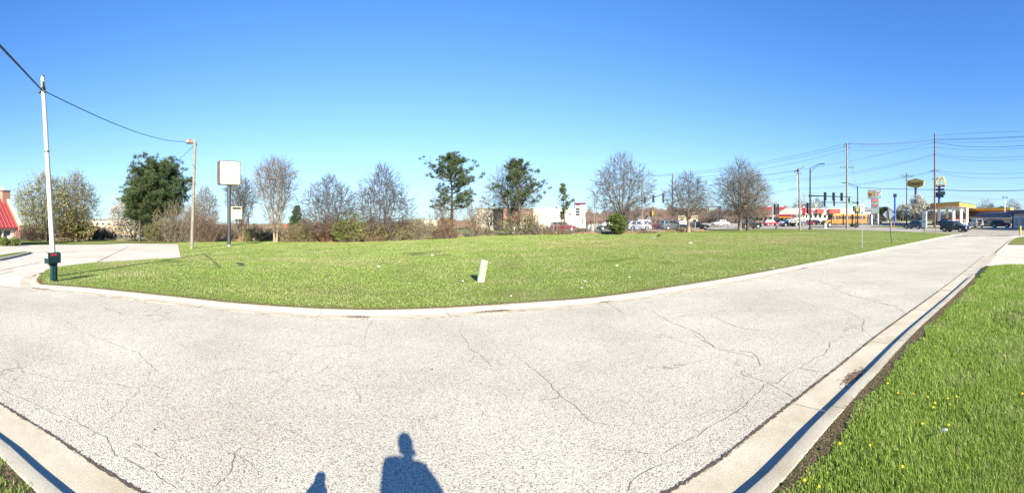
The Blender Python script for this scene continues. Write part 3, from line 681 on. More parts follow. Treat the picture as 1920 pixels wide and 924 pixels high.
# litter
def crumple(name, lab, cat, p, size, m, flat=0.35, group=None):
    r = random.Random(int(p.x*1000)); mb = MB(); n = 7; vs = [(0, 0, size*flat)]
    for i in range(n): a = 2*pi*i/n; rr = size*r.uniform(.5, 1); vs.append((rr*cos(a), rr*sin(a), size*flat*r.uniform(0, .9)))
    vs.append((0, 0, 0)); mb.add(vs, [(0, i+1, (i+1) % n+1) for i in range(n)] + [(n+1, (i+1) % n+1, i+1) for i in range(n)])
    o = mb.build(name, m); o.location = p; return tag(o, lab, cat, group)
for px, py, s, lab in [(710, 500, .17, 'crumpled white paper litter near the lawn centre left'), (660, 490.5, .16, 'pale flat litter scrap farther back left of the tilted tube'), (768, 532, .10, 'small white scrap between street kerb and paper litter'),
      (811, 479, .16, 'flat white scrap on the lawn behind and left of the tilted tube'), (867, 527, .11, 'white flat scrap in front left of the tilted tube'), (1072, 508, .12, 'bluish white cup litter on lawn right of the tilted tube'),
      (1097, 527, .13, 'crumpled white litter right of the tilted tube near the kerb'), (1156, 498, .16, 'flat white litter piece right of the cup litter'), (1090, 540, .12, 'white torn paper just above the kerb'),
      (958, 555, .10, 'small white scrap beside the soil at the kerb'), (874, 541, .09, 'pale pebble-sized scrap below the tilted tube'), (1295, 456, .30, 'pale blue bag lying on the far lawn'), (1451, 503, .12, 'white scrap resting on the kerb edge at right'),
      (1180, 520, .14, 'long grey litter strip on lawn near the kerb')]:
    crumple('litter', lab, 'litter', P(px, py, 0.12), s*.62, 'litter_white', .35, 'litter scattered on the lawn')
crumple('tissue_scrap', 'crumpled white tissue lying in the tall verge grass', 'litter', P(1772, 808, 0.2), .05, 'litter_white', .5)
crumple('dark_rag', 'dark flat rag lying on the lawn before the sign post', 'rag', P(450, 496, 0.16), .30, 'litter_dark', .3)
for px, py, s, lab in [(289, 806, .022, 'dark pebble on the asphalt at lower left'), (432, 805, .016, 'dark pebble right of the lower-left one'), (810, 693, .028, 'dark pebble near the middle of the street')]:
    crumple('pebble', lab, 'pebble', P(px, py, 0.003), s, 'litter_dark', .5, 'pebbles on the street')
# brown debris heap on the lawn
crumple('debris_heap', 'brown clump of debris at the lawn edge by the trees', 'debris', P(1236, 443, 0.13), .45, 'soil', .7)
crumple('pale_board', 'pale board lying by the brown debris clump', 'board', P(1226, 446, 0.13), .5, 'wall_cream', .1)

# ---------------------------------------------------------------- trees
def seg_tube(V, Fc, p, q, r0, r1, n):
    d = q-p; L = d.length
    if L < 1e-5: return
    d = d/L; u = d.orthogonal(); u.normalize(); w_ = d.cross(u); b = len(V)
    for c_, r in ((p, r0), (q, r1)):
        for i in range(n):
            a = 2*pi*i/n; k1 = r*cos(a); k2 = r*sin(a); V.append((c_.x+u.x*k1+w_.x*k2, c_.y+u.y*k1+w_.y*k2, c_.z+u.z*k1+w_.z*k2))
    for i in range(n):
        j = (i+1) % n; Fc.append((b+i, b+j, b+n+j)); Fc.append((b+i, b+n+j, b+n+i))
def bare_tree(name, lab, base, H, W, seed, trunk_h=0.22, spread=0.75, trunks=1, twig='twig_grey', bark='bark_grey', twig_r=0.0145, leaf=None, leaf_n=0, leaf_s=0.1, up=0.10, dens=1.0, maxlev=4, limbs=7, trunk_r=None, lean=0.0, group='bare trees at the edge of the lot', cat='tree', clump=None, shape='round', N=None, tw=4):
    """limbs reach for points spread through the crown, splitting on the way"""
    R = random.Random(seed); rg = np.random.default_rng(seed); TV, TF, CV, CF = [], [], [], []; tips = []
    N = N or int((1150 if maxlev > 3 else 330)*dens); tr = trunk_r or H*0.02; cb = H*max(.10, trunk_h*.85)
    prof = {'round': [(0, .42), (.12, .78), (.35, 1), (.6, .93), (.82, .6), (1, .12)], 'vase': [(0, .22), (.3, .55), (.6, .9), (.8, 1), (.93, .7), (1, .3)], 'peak': [(0, .55), (.15, .9), (.35, 1), (.55, .85), (.75, .6), (.9, .38), (1, .12)], 'cone': [(0, .6), (.2, 1), (.45, .82), (.7, .5), (1, .08)]}[shape]
    t = rg.uniform(0, 1, N*3)**.9; az = rg.uniform(0, 2*pi, N*3); rad = np.interp(t, [p[0] for p in prof], [p[1] for p in prof])
    lob = 1 + .22*np.sin(az*3+seed)*np.sin(t*5+seed*1.7) + .14*np.sin(az*5+seed*2.1+t*9); u = rg.uniform(0.02, 1, N*3)**.5
    keep = rg.uniform(0, 1, N*3) < (.15 + rad**2); t, az, rad, lob, u = [q[keep][:N] for q in (t, az, rad, lob, u)]
    rr = W/2*rad*u*np.minimum(lob, 1.18); P_ = np.stack([rr*np.cos(az)+lean*H*t, rr*np.sin(az), cb + (H-cb)*t*(.93+.07*lob)], 1); P_[:, 2] *= H/np.percentile(P_[:, 2], 99.8)
    n0 = len(P_)
    def rad_of(n): return max(twig_r, tr*(n/n0)**.48)
    def grow(p, d, pts, r, lev):
        n = len(pts)
        if n <= 1:
            q = Vector(pts[0]); L = (q-p).length; d = (d*.5 + (q-p).normalized()*.8).normalized(); m_ = p + d*(L*.5); V, Fc = CV, CF
            seg_tube(V, Fc, p, m_, r, twig_r, 3); seg_tube(V, Fc, m_, q, twig_r, twig_r*.6, 3); e = (q-m_).normalized(); tips.append(q)
            for _ in range(tw):
                a = m_.lerp(q, R.random()); dd = (e + Vector((q.x, q.y, H*.3)).normalized()*.7 + Vector((R.uniform(-1, 1), R.uniform(-1, 1), R.uniform(-.6, .9)))*.42).normalized()*R.uniform(.4, 1.35)*max(.6, H/12); seg_tube(V, Fc, a, a+dd, twig_r*.75, twig_r*.45, 3); tips.append(a+dd)
            return
        c = pts.mean(0); v = Vector(c)-p; L = v.length
        if L < 1e-3: v = Vector((0, 0, 1)); L = .1
        f = R.uniform(.26, .42) if n > 6 else R.uniform(.35, .6); nd = (v.normalized()*.8 + d*.45 + Vector((R.uniform(-.16, .16), R.uniform(-.16, .16), R.uniform(-.08, .12)))).normalized(); q = p + nd*(L*f); r2 = rad_of(n)
        big = n > n0*.03; V, Fc = (TV, TF) if big else (CV, CF); seg_tube(V, Fc, p, q, r, r2*.92, 6 if big else (4 if n > 12 else 3))
        w_ = rg.normal(0, 1, 3); pc = pts-c; i0 = int(np.argmax(pc.std(0)))
        ax = np.zeros(3); ax[i0] = 1; ax += .45*w_/np.linalg.norm(w_); pr = pc@ax; o_ = np.argsort(pr); k = max(1, min(n-1, int(n*R.uniform(.3, .7))))
        for g in (o_[:k], o_[k:]): grow(q, nd, pts[g], min(r2*.92, rad_of(len(g))*1.15), lev+1)
    order = np.argsort(P_[:, 0] + rg.normal(0, W*.08, n0)); groups = np.array_split(order, trunks)
    for ti, g in enumerate(groups):
        x0 = ((ti-(trunks-1)/2)*tr*1.6) if trunks > 1 else 0; p = Vector((x0, R.uniform(-.1, .1) if trunks > 1 else 0, -.15)); pts = P_[g]; c = Vector(pts.mean(0)); rt_ = tr*(len(g)/n0)**.5; hh = max(.25, H*trunk_h)
        d = (Vector((0, 0, 1)) + Vector((c.x, c.y, 0))*(.5/max(1, c.z))*(1 if trunks > 1 else .3)).normalized(); pp = p
        for i in range(3):
            q = pp + (d+Vector((R.uniform(-.03, .03), R.uniform(-.03, .03), 0))).normalized()*(hh+.15)/3; seg_tube(TV, TF, pp, q, rt_*(1.4, 1.12, 1.02)[i], rt_*(1.12, 1.02, 1.0)[i], 9); pp = q
        m_ = max(2, min(limbs//trunks, len(g)//20)); az_ = np.arctan2(pts[:, 1]-c.y*.5, pts[:, 0]-c.x*.5) + rg.normal(0, .25, len(pts)); inner = np.hypot(pts[:, 0]-c.x, pts[:, 1]-c.y) < W*.12; gi = np.where(inner)[0]; go = np.where(~inner)[0]
        go = go[np.argsort(az_[go])]
        for k_, part in enumerate([gi] + list(np.array_split(go, m_-1 if m_ > 2 else 2))):
            if len(part): grow(pp - d*(hh*.25*R.random() if trunk_h > .1 and k_ else 0), d, pts[part], min(rt_*.85, rad_of(len(part))*1.2), 0)
    r = thing(name, lab, cat, base, R.uniform(-.3, .3), group)
    fast_mesh('trunk', TV, TF, bark, r); fast_mesh('crown', CV, CF, twig, r)
    if leaf:
        tp = np.array([tuple(t_) for t_ in tips]); k = rg.integers(0, len(tp), leaf_n); c0 = tp[k] + rg.normal(0, .16 if not clump else clump*.7, (leaf_n, 3))
        e1 = rg.normal(0, 1, (leaf_n, 3)); e1 /= np.linalg.norm(e1, axis=1)[:, None]; e2 = rg.normal(0, 1, (leaf_n, 3)); s_ = leaf_s*rg.uniform(.5, 1.3, (leaf_n, 1))
        V = np.stack([c0-e1*s_*.5, c0+e1*s_*.5, c0+e2/np.linalg.norm(e2, axis=1)[:, None]*s_], 1).reshape(-1, 3); fast_mesh('leaves', V, np.arange(len(V)), leaf, r)
    return r
def tree_at(px, by, ty, wpx, lab, seed, name='bare_tree', off=0.12, **k):
    b = P(px, by, off) if by > 412 else None; d = b.xy.length
    if 'dd' in k: d = k.pop('dd'); b = A(px, d)
    return bare_tree(name, lab, b, zat(ty, d)-b.z, wpx/F*d, seed, **k)

def pine(name, lab, base, H, W, seed, trunk0=.25, tufts=420, mat_='pine_needles', tuft_r=.42, tip=.12, prof=None, group='pines at the edge of the lot', nb=16, droop=.0, blades_=34, bark='bark_dark', core=.25):
    R = random.Random(seed); TV, TF, CV, CF = [], [], [], []; pts = []
    p = Vector((0, 0, -.1)); N = 9; tr = []
    for i in range(N+1):
        t = i/N; q = Vector((.25*sin(t*4+seed)*t, .2*sin(t*3+seed*2)*t, H*t*.97)); tr.append(q)
    for i in range(N): seg_tube(TV, TF, tr[i], tr[i+1], .02*H*(1-.9*i/N)+.02, .02*H*(1-.9*(i+1)/N)+.02, 7)
    prof = prof or [(0, .6), (.25, .9), (.5, 1), (.75, .6), (1, .12)]
    def env(t):
        for (a, ra), (b_, rb) in zip(prof[:-1], prof[1:]):
            if t <= b_: return ra + (rb-ra)*(t-a)/(b_-a)
        return prof[-1][1]
    nwh = nb
    for i in range(nwh):
        t = (i+.3)/nwh; z = trunk0 + (1-trunk0)*t; base_p = tr[min(N-1, int(z*N))].lerp(tr[min(N, int(z*N)+1)], z*N % 1)
        for k in range(R.choice((3, 4, 5))):
            az = R.uniform(0, 2*pi); L = W/2*env(t)*R.uniform(.55, 1.3)
            d = Vector((cos(az), sin(az), R.uniform(-.05, .35)-droop)).normalized(); q = base_p; rr = .035*H*.12+.02
            ns = 4
            for s_ in range(ns):
                d = (d + Vector((R.uniform(-.2, .2), R.uniform(-.2, .2), R.uniform(-.05, .28)))).normalized(); q2 = q + d*(L/ns); seg_tube(TV, TF, q, q2, rr*(1-.2*s_), rr*(1-.2*(s_+1)), 4)
                if s_ >= 1 or R.random() < core: pts.append((q2, d, 1))
                for _ in range(3 if s_ else 1):
                    sd_ = (d + Vector((R.uniform(-1, 1), R.uniform(-1, 1), R.uniform(-.1, .8)))).normalized(); q3 = q.lerp(q2, R.random()) + sd_*min(L*.32, 1.3)*R.uniform(.5, 1); seg_tube(TV, TF, q.lerp(q2, .5), q3, rr*.4, rr*.25, 3)
                    if s_ >= 1: pts.append((q3, sd_, .85))
                q = q2
    pts.append((tr[-1], Vector((0, 0, 1)), 1)); pts.append((tr[-1]-Vector((0, 0, .5)), Vector((.4, 0, 1)), 1)); pts.append((tr[-1]-Vector((.1, 0, .9)), Vector((-.4, .3, 1)), 1))
    r = thing(name, lab, 'tree', base, 0, group); fast_mesh('trunk', TV, TF, bark, r)
    sel = pts if len(pts) <= tufts else R.sample(pts, tufts)
    c0 = []; dd = []
    for q, d, s_ in sel:
        for _ in range(2):
            o_ = Vector((R.gauss(0, .3), R.gauss(0, .3), R.gauss(0.05, .15)))*tuft_r*1.6; c0.append(q+o_); dd.append((d*.5+Vector((0, 0, .7))).normalized())
    c0 = np.array([tuple(c) for c in c0]); dd = np.array([tuple(c) for c in dd]); n = len(c0)
    C = np.repeat(c0, blades_, 0); D = np.repeat(dd, blades_, 0); rv = RNG.normal(0, 1, C.shape); rv /= np.linalg.norm(rv, axis=1)[:, None]
    v = D*.45 + rv; v /= np.linalg.norm(v, axis=1)[:, None]; L = tuft_r*RNG.uniform(.6, 1.15, (len(C), 1)); s = np.cross(v, RNG.normal(0, 1, C.shape)); s /= np.linalg.norm(s, axis=1)[:, None]
    wv = tuft_r*.085; V = np.stack([C-s*wv*.5, C+s*wv*.5, C+v*L+s*wv*.35, C+v*L-s*wv*.2], 1).reshape(-1, 3); Fc = np.arange(len(C))[:, None]*4
    fast_mesh('crown', V, np.concatenate([Fc+[0, 1, 2], Fc+[0, 2, 3]], 0), mat_, r)
    return r
def pine_at(px, by, ty, wpx, lab, seed, **k):
    b = P(px, by, .12); d = b.xy.length
    if 'dd' in k: d = k.pop('dd'); b = A(px, d)
    return pine('pine_tree', lab, b, zat(ty, d)-b.z, wpx/F*d, seed, **k)

def shrub(px, by, ty, wpx, lab, seed, stems=70, twig='twig_brown', leaf='leaf_green', leaf_n=1500, leaf_s=.13, group='shrubs along the chain-link fence', name='shrub', upright=.5, depth=1.0, dd=None, cat='shrub'):
    b = P(px, by, .12) if dd is None else A(px, dd); d = b.xy.length; H = zat(ty, d)-b.z; W = wpx/F*d; R = random.Random(seed); V, Fc, LV = [], [], []; tips = []
    ang = atan2(b.x, b.y)
    for i in range(stems):
        x0 = R.uniform(-.38, .38)*W; y0 = R.uniform(-.3, .3)*depth; d_ = Vector((R.uniform(-1, 1)*(1-upright)+x0/W, R.uniform(-1, 1)*(1-upright), 1)).normalized(); p = Vector((x0, y0, 0)); e = max(.15, 1-(abs(x0)/(W*.5))**2.2)
        L = H*e*R.uniform(.65, 1.08); r_ = .028
        for s_ in range(4):
            d_ = (d_ + Vector((R.uniform(-.3, .3), R.uniform(-.3, .3), R.uniform(-.15, .2)))).normalized(); q = p+d_*L/4; seg_tube(V, Fc, p, q, r_*(1-.2*s_), r_*(.8-.2*s_), 3)
            for _ in range(4):
                sd_ = (d_ + Vector((R.uniform(-1.1, 1.1), R.uniform(-1.1, 1.1), R.uniform(-.3, .9)))).normalized(); o_ = p.lerp(q, R.random()); e_ = o_+sd_*L*R.uniform(.10, .26); seg_tube(V, Fc, o_, e_, .014, .009, 3); tips.append(e_)
                for _ in range(2): e2 = e_ + (sd_+Vector((R.uniform(-1, 1), R.uniform(-1, 1), R.uniform(-.3, 1)))).normalized()*L*R.uniform(.06, .14); seg_tube(V, Fc, o_.lerp(e_, .8), e2, .011, .008, 3); tips.append(e2)
            p = q
    r = thing(name, lab, cat, b, -ang, group); fast_mesh('stems', V, Fc, twig, r)
    if leaf_n:
        tp = np.array([tuple(t) for t in tips]); k = RNG.integers(0, len(tp), leaf_n); c0 = tp[k]+RNG.normal(0, .09, (leaf_n, 3)); c0[:, 2] = np.abs(c0[:, 2]); e1 = RNG.normal(0, 1, (leaf_n, 3)); e1 /= np.linalg.norm(e1, axis=1)[:, None]; e2 = RNG.normal(0, 1, (leaf_n, 3)); e2 /= np.linalg.norm(e2, axis=1)[:, None]
        s_ = leaf_s*RNG.uniform(.5, 1.4, (leaf_n, 1)); fast_mesh('leaves', np.stack([c0-e1*s_*.5, c0+e1*s_*.5, c0+e2*s_], 1).reshape(-1, 3), np.arange(leaf_n*3), leaf, r)
    return r

# far left
tree_at(84, 452, 330, 126, 'budding tree with yellowish crown behind the tall white pole', 11, name='budding_tree', leaf='leaf_yellow', leaf_n=9000, leaf_s=.22, trunks=2, trunk_h=.16, spread=1.0, bark='bark_dark', clump=.4, trunk_r=.34, dens=1.05)
tree_at(142, 452, 329, 92, 'budding tree with grey twigs beside the ivy-covered pole', 12, name='budding_tree', leaf='leaf_yellow', leaf_n=5500, leaf_s=.2, trunk_h=.2, spread=.9, clump=.4)
shrub(136, 452, 390, 62, 'yellow green leafy shrub under the budding trees', 13, leaf='leaf_yellow', leaf_n=5200, leaf_s=.24, stems=60)
shrub(70, 452, 418, 62, 'dark tangled brush beside the red-roofed restaurant', 14, leaf='leaf_brown', leaf_n=600, twig='bark_dark', stems=90)
shrub(20, 451, 412, 60, 'grey bare brush behind the restaurant corner', 15, leaf=None, leaf_n=0, twig='twig_grey', stems=90)
shrub(165, 450, 425, 80, 'dark brown clipped hedge left of the parked school bus', 16, leaf='leaf_brown', leaf_n=2600, twig='bark_dark', stems=150, upright=.7)
shrub(203, 450, 428, 34, 'green leafy bush just left of the parked school bus', 17, leaf='leaf_green', leaf_n=2600, stems=50)
tree_at(250, 452, 362, 100, 'white flowering tree with dark stems beside the dark pine', 18, name='flowering_tree', leaf='leaf_white', leaf_n=9500, leaf_s=.2, trunks=2, trunk_h=.12, spread=1.1, bark='bark_dark', twig='bark_dark', clump=.35, group='flowering trees', maxlev=4)
pine_at(297, 452, 307, 112, 'broad dense dark pine at the left of the lot', 19, trunk0=.30, tufts=1500, mat_='pine_needles', tuft_r=.48, nb=30, prof=[(0, .75), (.2, .95), (.5, 1), (.8, .85), (1, .45)], blades_=30, core=1)
pine_at(262, 452, 340, 60, 'second dark pine joined to the broad one on its left', 20, trunk0=.35, tufts=650, mat_='pine_needles', tuft_r=.48, nb=20, prof=[(0, .8), (.5, 1), (1, .45)], blades_=30, core=1, dd=66)
shrub(303, 453, 400, 70, 'green tinged thicket below the dark pine', 21, leaf='leaf_green', leaf_n=3600, stems=100, leaf_s=.16)
shrub(345, 453, 380, 82, 'tall olive brown thicket behind the rusty-lamp pole', 22, leaf='leaf_yellow', leaf_n=1500, stems=140, twig='twig_tan', upright=.6)
shrub(388, 453, 405, 48, 'brown bare thicket between lamp pole and blank sign', 23, leaf=None, leaf_n=0, stems=100, twig='twig_brown')
tree_at(384, 452, 352, 60, 'thin bare sapling between lamp pole and blank sign', 24, twig='twig_tan', limbs=5, dens=.75, spread=.5, trunk_r=.1)
tree_at(452, 452, 335, 70, 'bare many-stemmed tree directly behind the blank sign', 25, trunks=3, trunk_h=.08, shape='vase', twig='twig_grey', bark='bark_red', dens=.9)
shrub(475, 453, 418, 36, 'light green bush right of the blank sign post', 26, leaf='leaf_green', leaf_n=1500, stems=30)
tree_at(517, 453, 299, 86, 'tall upright pale bare tree with orange-brown trunk', 27, trunks=2, trunk_h=.10, spread=.62, twig='twig_tan', bark='bark_pale', shape='vase', dens=.95, trunk_r=.22)
pine('spruce_tree', 'small dark spruce in the field behind the hedge', A(556, 110), 7.4-T(*A(556, 110).xy)-2.2, 4.2, 28, trunk0=.05, tufts=500, mat_='pine_needles_dark', tuft_r=.5, nb=14, prof=[(0, 1), (1, .05)], group=None, core=1)
tree_at(617, 453, 332, 122, 'round purple-brown bare tree left of a taller one', 29, trunks=3, trunk_h=.06, spread=1.1, twig='twig_purple', bark='bark_red', dens=1.12, up=.05)
tree_at(716, 451, 311, 124, 'taller purple-brown bare tree with pointed crown', 30, trunks=2, trunk_h=.07, spread=1.05, twig='twig_purple', bark='bark_red', dens=1.15, shape='peak')
shrub(548, 453, 420, 44, 'brown brush at the foot of the upright pale tree', 31, leaf='leaf_yellow', leaf_n=900, stems=60)
shrub(582, 453, 411, 48, 'leafy green brown bush left of the purple-brown tree', 32, leaf='leaf_green', leaf_n=2300, stems=70)
shrub(617, 453, 405, 40, 'reddish brown stems at the purple-brown tree foot', 33, leaf='leaf_brown', leaf_n=1100, stems=90, twig='bark_red')
shrub(655, 453, 404, 54, 'light green leafy bush between the purple-brown trees', 34, leaf='leaf_green', leaf_n=4200, stems=70, leaf_s=.16)
shrub(700, 452, 418, 50, 'tan and green brush under the taller purple-brown tree', 35, leaf='leaf_yellow', leaf_n=1700, stems=80)
shrub(745, 450, 415, 56, 'mixed brown brush right of the taller purple-brown tree', 36, leaf='leaf_green', leaf_n=1500, stems=80, twig='twig_brown')
shrub(790, 449, 410, 46, 'thin tan brush at the end of the hedge', 37, leaf='leaf_yellow', leaf_n=500, stems=50, twig='twig_tan')
pine_at(846, 445, 287, 108, 'tall open pine with bare lower trunk', 38, trunk0=.32, tufts=330, tuft_r=.38, nb=14, prof=[(0, .9), (.2, .8), (.45, 1), (.7, .75), (1, .15)], blades_=40)
shrub(828, 446, 365, 30, 'green and brown sapling left of the open pine trunk', 39, leaf='leaf_green', leaf_n=800, stems=26, upright=.85, twig='bark_red')
shrub(832, 447, 420, 60, 'low red-brown thicket at the open pine foot', 40, leaf='leaf_brown', leaf_n=500, stems=120, twig='twig_brown')
shrub(888, 443, 370, 30, 'slim brown-leaved sapling right of the open pine', 41, leaf='leaf_brown', leaf_n=1000, stems=20, upright=.88, twig='twig_tan')
tree_at(917, 441, 388, 34, 'tiny bare tree before the cream building', 42, dd=78, limbs=5, dens=.8, spread=.9, twig='twig_brown', trunk_r=.12, maxlev=3)
tree_at(958, 440, 303, 98, 'pale bare tree standing behind the crooked pine', 43, dd=66, twig='twig_grey', dens=.85, spread=.8)
pine_at(972, 440, 297, 142, 'crooked open pine right of the taller one', 44, trunk0=.30, tufts=270, tuft_r=.36, nb=13, prof=[(0, 1), (.2, .7), (.5, .62), (.75, .32), (1, .12)], blades_=40)
shrub(976, 440, 385, 64, 'green leafy growth around the crooked pine trunk', 45, leaf='leaf_green', leaf_n=2600, stems=50, twig='twig_tan')
pine_at(1058, 438, 343, 36, 'young slim pine beside the maroon minivan', 46, trunk0=.3, tufts=60, tuft_r=.30, nb=10, mat_='pine_needles_olive', prof=[(0, .9), (.4, 1), (1, .2)], blades_=36)
shrub(1018, 439, 420, 40, 'tan tall weeds right of the crooked pine', 47, leaf=None, leaf_n=0, stems=60, twig='twig_tan', upright=.8)
shrub(1050, 439, 430, 60, 'low reddish weeds in front of the maroon minivan', 48, leaf=None, leaf_n=0, stems=70, twig='twig_brown')
tree_at(1166, 437, 291, 128, 'large round-crowned bare tree behind the small evergreen', 49, trunk_h=.17, spread=.95, twig='twig_grey', bark='bark_grey', dens=1.08, leaf='leaf_brown', leaf_n=500, leaf_s=.12, trunk_r=.26, limbs=9)
b = P(1157, 439, .12); sp = pine('evergreen_shrub', 'bushy dark green evergreen shrub beneath the round bare tree', b, zat(404, b.xy.length)-b.z, 34/F*b.xy.length, 50, trunk0=.0, tufts=1200, mat_='pine_needles_olive', tuft_r=.22, nb=20, prof=[(0, 1), (.5, .95), (.8, .6), (1, .25)], group=None, blades_=36, core=1); sp['category'] = 'shrub'
tree_at(1291, 435, 325, 98, 'smaller round bare tree before the black sedan', 51, trunk_h=.22, spread=1.0, twig='twig_grey', bark='bark_pale', dens=1.05, trunk_r=.24, limbs=8)
tree_at(1387, 432, 301, 104, 'bare tree with thick left trunk near the signals', 52, trunk_h=.20, spread=.85, twig='twig_grey', bark='bark_grey', dens=1.1, trunk_r=.30, limbs=9)
tree_at(1402, 432, 318, 96, 'bare tree with darker right trunk near the signals', 53, trunk_h=.20, spread=1.0, twig='twig_tan', bark='bark_dark', dens=.9, trunk_r=.28, limbs=7, lean=.06)
shrub(1200, 437, 432, 90, 'low dry brush under the round bare tree', 54, leaf=None, leaf_n=0, stems=110, twig='twig_brown')
shrub(1275, 434, 429, 70, 'low dry brush beside the black sedan', 55, leaf=None, leaf_n=0, stems=90, twig='twig_brown')
for i, (px, ty, wp, lf, n_, tg, lab) in enumerate([(505, 424, 60, 'leaf_yellow', 900, 'twig_tan', 'tan tangled brush around the upright pale tree'), (565, 425, 70, 'leaf_green', 1300, 'twig_brown', 'low green tangle right of the upright pale tree'),
    (635, 420, 70, 'leaf_yellow', 1500, 'twig_tan', 'yellow green tangle below the round purple-brown tree'), (680, 414, 60, 'leaf_green', 1700, 'twig_tan', 'green tangle left of the taller purple-brown tree'), (728, 412, 60, 'leaf_yellow', 1300, 'twig_tan', 'tan thicket under the right side of the taller tree'),
    (770, 408, 60, 'leaf_yellow', 900, 'twig_tan', 'tall thin tan brush before the open pine'), (425, 418, 60, 'leaf_green', 700, 'twig_brown', 'brown brush behind the blank sign post'), (330, 418, 70, 'leaf_green', 1500, 'twig_tan', 'green brown brush left of the rusty-lamp pole foot'), (905, 424, 40, 'leaf_yellow', 300, 'twig_tan', 'sparse tan brush between the two open pines'), (800, 416, 50, 'leaf_yellow', 500, 'twig_tan', 'tan thicket before the far pale building'), (1000, 414, 44, 'leaf_yellow', 400, 'twig_tan', 'tan thicket right of the crooked pine trunk'), (1035, 424, 40, None, 0, 'twig_tan', 'thin tan weeds left of the young slim pine'), (1095, 428, 60, None, 0, 'twig_brown', 'low brown weeds left of the evergreen shrub')]):
    shrub(px, 451 if px < 760 else (447 if px < 800 else (441 if px < 1000 else 437.5)), ty, wp, lab, 300+i, stems=80, twig=tg, leaf=lf, leaf_n=n_, leaf_s=.14)
# far right
for px, ty, wp, dd, sd_, lab, kw in [
    (1722, 369, 52, 112, 60, 'white flowering tree beneath the diner sign', dict(name='flowering_tree', leaf='leaf_white', leaf_n=5200, leaf_s=.3, trunks=2, trunk_h=.06, spread=1.1, group='flowering trees', clump=.35)),
    (1500, 374, 44, 180, 61, 'bare tree behind the red-roofed store', {}), (1530, 372, 50, 170, 62, 'bare tree behind the black mast pole', {}),
    (1478, 392, 30, 185, 63, 'small bare tree left of the red-roofed store', {}), (1612, 388, 28, 175, 64, 'bare tree past the rear of the moving school bus', {}),
    (1850, 375, 46, 190, 65, 'bare tree above the yellow-banded store', {}), (1898, 374, 44, 190, 66, 'bare tree above the right-hand building', {}), (1860, 384, 40, 200, 165, 'bare tree between the two above the store', {}),
    (1770, 395, 46, 185, 67, 'reddish bare tree behind the fuel pumps', dict(twig='twig_purple')), (1688, 385, 22, 200, 68, 'slim bare tree right of the blue sign', {}), (1798, 393, 40, 190, 168, 'bare tree behind the canopy columns', {}),
    (1640, 400, 36, 150, 69, 'low bare tree behind the price sign', {}), (1345, 392, 36, 150, 70, 'bare tree beyond the crossing left of the twin trunks', {}), (1425, 390, 40, 150, 71, 'bare tree beyond the crossing right of the twin trunks', {}), (1080, 398, 40, 190, 72, 'bare tree past the maroon minivan', {})]:
    kw = dict(dict(twig='twig_grey', group='bare trees beyond the roads', maxlev=3, dens=1.15, twig_r=.035), **kw)
    tree_at(px, 430, ty, wp, lab, sd_, dd=dd, **kw)
for px, ty, wp, dd, sd_, lab in [(1657, 391, 26, 190, 80, 'dark evergreen between the price sign and the blue sign'), (1878, 391, 22, 200, 81, 'dark evergreen between the bare trees above the store'), (1690, 398, 26, 210, 82, 'low dark evergreen behind the wooden pole')]:
    b = A(px, dd); pine('evergreen_tree', lab, b, zat(ty, dd), wp/F*dd, sd_, trunk0=.1, tufts=350, mat_='pine_needles_dark', tuft_r=.9, nb=12, group='evergreens beyond the roads', core=1)

# far-off woodland mass
def woodland(name, specs, m, n, hw=.14):
    X = []
    for a0, a1, d0, d1, h0, h1 in specs:
        k = int(n*(a1-a0)); a = RNG.uniform(a0, a1, k); d = RNG.uniform(d0, d1, k); x, y = d*np.sin(a), d*np.cos(a); H = (h0+(h1-h0)*(.5+.5*vnoise(a*100, d*.1, .45, 4)))*np.clip(.75+.4*vnoise(a*300, d*.02, .5, 6), .3, 1.2)
        z0 = Tn(x, y) + H*RNG.uniform(0, .75, k)**.8; L = RNG.uniform(.5, 1.9, k); t = RNG.uniform(-.7, .7, k); ww = hw*RNG.uniform(.5, 1.3, k)
        ca, sa = np.cos(a), -np.sin(a); V = np.stack([np.stack([x-ca*ww, y-sa*ww, z0], 1), np.stack([x+ca*ww, y+sa*ww, z0], 1), np.stack([x+ca*t*L, y+sa*t*L, z0+L], 1)], 1); X.append(V.reshape(-1, 3))
    V = np.concatenate(X); o = fast_mesh(name, V, np.arange(len(V)), m); o['kind'] = 'stuff'; return o
mat('far_twigs', (0.12, 0.085, 0.07), .95, island=.45)
woodland('distant_woodland', [(-1.22, -.62, 150, 210, 3, 8), (-.62, 0.1, 230, 300, 4, 9), (.1, .66, 190, 260, 6, 12), (.66, 1.25, 220, 300, 4, 9)], 'far_twigs', 52000, .12)
woodland('distant_hedgerow', [(-.2, .72, 150, 165, 1, 3.5), (-1.2, -.45, 120, 135, 1, 2.5)], 'far_twigs', 20000, .11)

